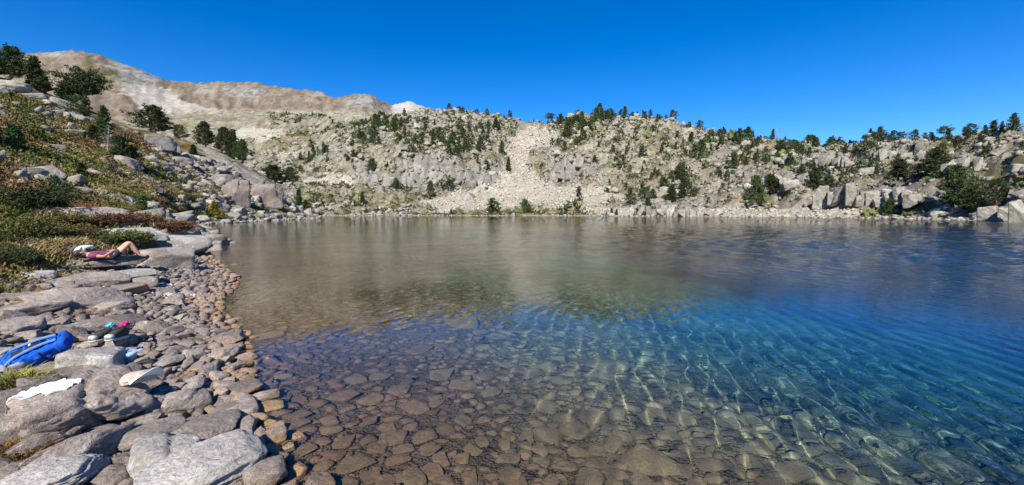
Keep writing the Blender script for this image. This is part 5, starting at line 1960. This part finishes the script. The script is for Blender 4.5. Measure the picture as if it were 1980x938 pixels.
# ---- the person lying on the long slab
def skin_mesh(name, verts, edges, radii, mat, root, sub=2):
    me = bpy.data.meshes.new(name)
    me.from_pydata(verts, edges, [])
    ob = bpy.data.objects.new(name + '_source', me)
    COL.objects.link(ob)
    md = ob.modifiers.new('skin', 'SKIN')
    md.use_smooth_shade = True
    for i, r in enumerate(radii):
        r = (r, r) if not isinstance(r, tuple) else r
        me.skin_vertices[0].data[i].radius = r
        me.skin_vertices[0].data[i].use_root = (i == root)
    sd_ = ob.modifiers.new('sub', 'SUBSURF')
    sd_.levels = sd_.render_levels = sub
    dg = bpy.context.evaluated_depsgraph_get()
    new = bpy.data.meshes.new_from_object(ob.evaluated_get(dg))
    new.name = name
    bpy.data.objects.remove(ob)
    new.materials.clear()
    new.materials.append(mat)
    new.polygons.foreach_set('use_smooth', np.ones(len(new.polygons), dtype=bool))
    return new


slab = [o for o in COL.objects if o.get('label', '').startswith('long flat slab under')][0]
dr = Drop(slab.location.x, slab.location.y, 1.6)
P_ = {}


def J(name, x, y, z, r, parent=None):
    P_[name] = (len(P_), (x, y, z), r, parent)


J('pelvis', 0, 0, .125, .135)
J('waist', -.18, 0, .12, .118, 'pelvis')
J('chest', -.38, 0, .135, .135, 'waist')
J('neckbase', -.52, 0, .15, .075, 'chest')
J('neck', -.585, 0, .175, .052, 'neckbase')
J('jaw', -.64, 0, .215, .072, 'neck')
J('skull', -.72, 0, .235, .092, 'jaw')
J('crown', -.79, 0, .245, .062, 'skull')
for nm, sg in (('near', -1), ('off', 1)):
    J('hip' + nm, .05, .09 * sg, .12, .10, 'pelvis')
    J('thigh' + nm, .22, .10 * sg, .31, .078, 'hip' + nm)
    J('knee' + nm, .36, .10 * sg, .49, .058, 'thigh' + nm)
    J('calf' + nm, .46, .105 * sg, .32, .055, 'knee' + nm)
    J('ankle' + nm, .58, .11 * sg, .085, .036, 'calf' + nm)
    J('foot' + nm, .66, .12 * sg, .04, .034, 'ankle' + nm)
    J('toe' + nm, .76, .13 * sg, .03, .026, 'foot' + nm)
    J('shoulder' + nm, -.47, .16 * sg, .13, .062, 'neckbase')
    J('elbow' + nm, -.24, .25 * sg, .10, .044, 'shoulder' + nm)
    J('wrist' + nm, -.06, .13 * sg, .225, .028, 'elbow' + nm)
    J('palm' + nm, -.01, .075 * sg, .258, .030, 'wrist' + nm)
    for q_, (dx_, dy_) in enumerate(((.075, -.01), (.085, -.032), (.082, -.055), (.068, -.075))):
        J('f%d%s' % (q_, nm), -.01 + dx_ * .5, (.075 + dy_ * .6) * sg, .268, .0095, 'palm' + nm)
        J('g%d%s' % (q_, nm), -.01 + dx_, (.075 + dy_) * sg, .256, .008, 'f%d%s' % (q_, nm))
    J('t0' + nm, -.005, (.075 + .035) * sg, .262, .0105, 'palm' + nm)
    J('t1' + nm, .03, (.075 + .05) * sg, .255, .009, 't0' + nm)
vl = [q_[1] for q_ in P_.values()]
el_ = [(q_[0], P_[q_[3]][0]) for q_ in P_.values() if q_[3]]
rl = [q_[2] for q_ in P_.values()]
per = link('person', None, label='person in a purple shirt and dark shorts lying on their back with knees bent', category='person')
link('body', skin_mesh('body', vl, el_, rl, M_SKIN, 0), per)
sv = [(.0, 0, .125), (-.18, 0, .12), (-.38, 0, .138), (-.53, 0, .155), (-.47, -.165, .132), (-.36, -.205, .118), (-.47, .165, .132), (-.36, .205, .118)]
link('shirt', skin_mesh('shirt', sv, [(0, 1), (1, 2), (2, 3), (3, 4), (4, 5), (3, 6), (6, 7)], [.147, .135, .152, .088, .078, .068, .078, .068], M_PURPLE, 1), per)
hv = [(-.06, 0, .125), (.02, 0, .125), (.06, -.09, .13), (.19, -.10, .275), (.06, .09, .13), (.19, .10, .275)]
link('shorts', skin_mesh('shorts', hv, [(0, 1), (1, 2), (2, 3), (1, 4), (4, 5)], [.145, .155, .118, .100, .118, .100], M_NAVY, 1), per)
v, f = superq(.098, .092, .10, 2.2, 4, .02, 3)
v = v[:]
part('hair', (v, f), M_HAIR, per, (-.752, 0, .222))
part('nose', superq(.012, .012, .018, 2, 2), M_SKIN, per, (-.68, 0, .335))
for sg in (-1, 1):
    part('eye', superq(.011, .011, .008, 2, 2), M_BLACK, per, (-.705, .032 * sg, .322))
    part('ear', superq(.022, .010, .030, 2, 3), M_SKIN, per, (-.70, .095 * sg, .24))
part('mouth', superq(.006, .022, .005, 2, 2), M_MAG, per, (-.645, 0, .290))
ppx, ppy = on_ground(226, 513)[:2]
ppy = slab.location.y
ppx = (219 - 990) / FPX * ppy
zt = np.median([dr.z(ppx + t, ppy + .3 * t) for t in np.linspace(-.5, .3, 9)])
per.location = (ppx, ppy, zt - .02)
per.rotation_euler = (0, 0, math.radians(54))
per.scale = (.70, .70, .70)
# daypack behind the head
e = link('daypack', None, label='slate blue and white daypack serving as the lying person\'s pillow', category='backpack')
part('body', superq(.20, .15, .15, 3, 4, .04, 6), M_SLATE, e, (-.05, 0, .15))
part('front_pocket', superq(.13, .06, .11, 3, 4, .03, 7), M_LGREY, e, (.06, -.12, .18))
part('top_flap', superq(.12, .14, .05, 2.6, 4), M_LGREY, e, (.10, 0, .28))
part('shoulder_strap', ribbon(smooth_pts([(.12, -.15, .28), (.16, -.20, .18), (.12, -.20, .06)], 12), .05, .014, (0, -1, .3)), M_BLACK, e)
part('shoulder_strap', ribbon(smooth_pts([(-.02, -.15, .27), (-.03, -.19, .16), (-.02, -.17, .05)], 12), .04, .014, (0, -1, .3)), M_BLACK, e)
part('logo_patch', superq(.05, .012, .025, 3, 3), M_RED, e, (-.06, -.155, .10))
dx_ = (160 - 990) / FPX * ppy
e.location = (dx_, ppy - .02, dr.z(dx_, ppy) - .01)
e.scale = (.95, .85, .82)

write_labels()
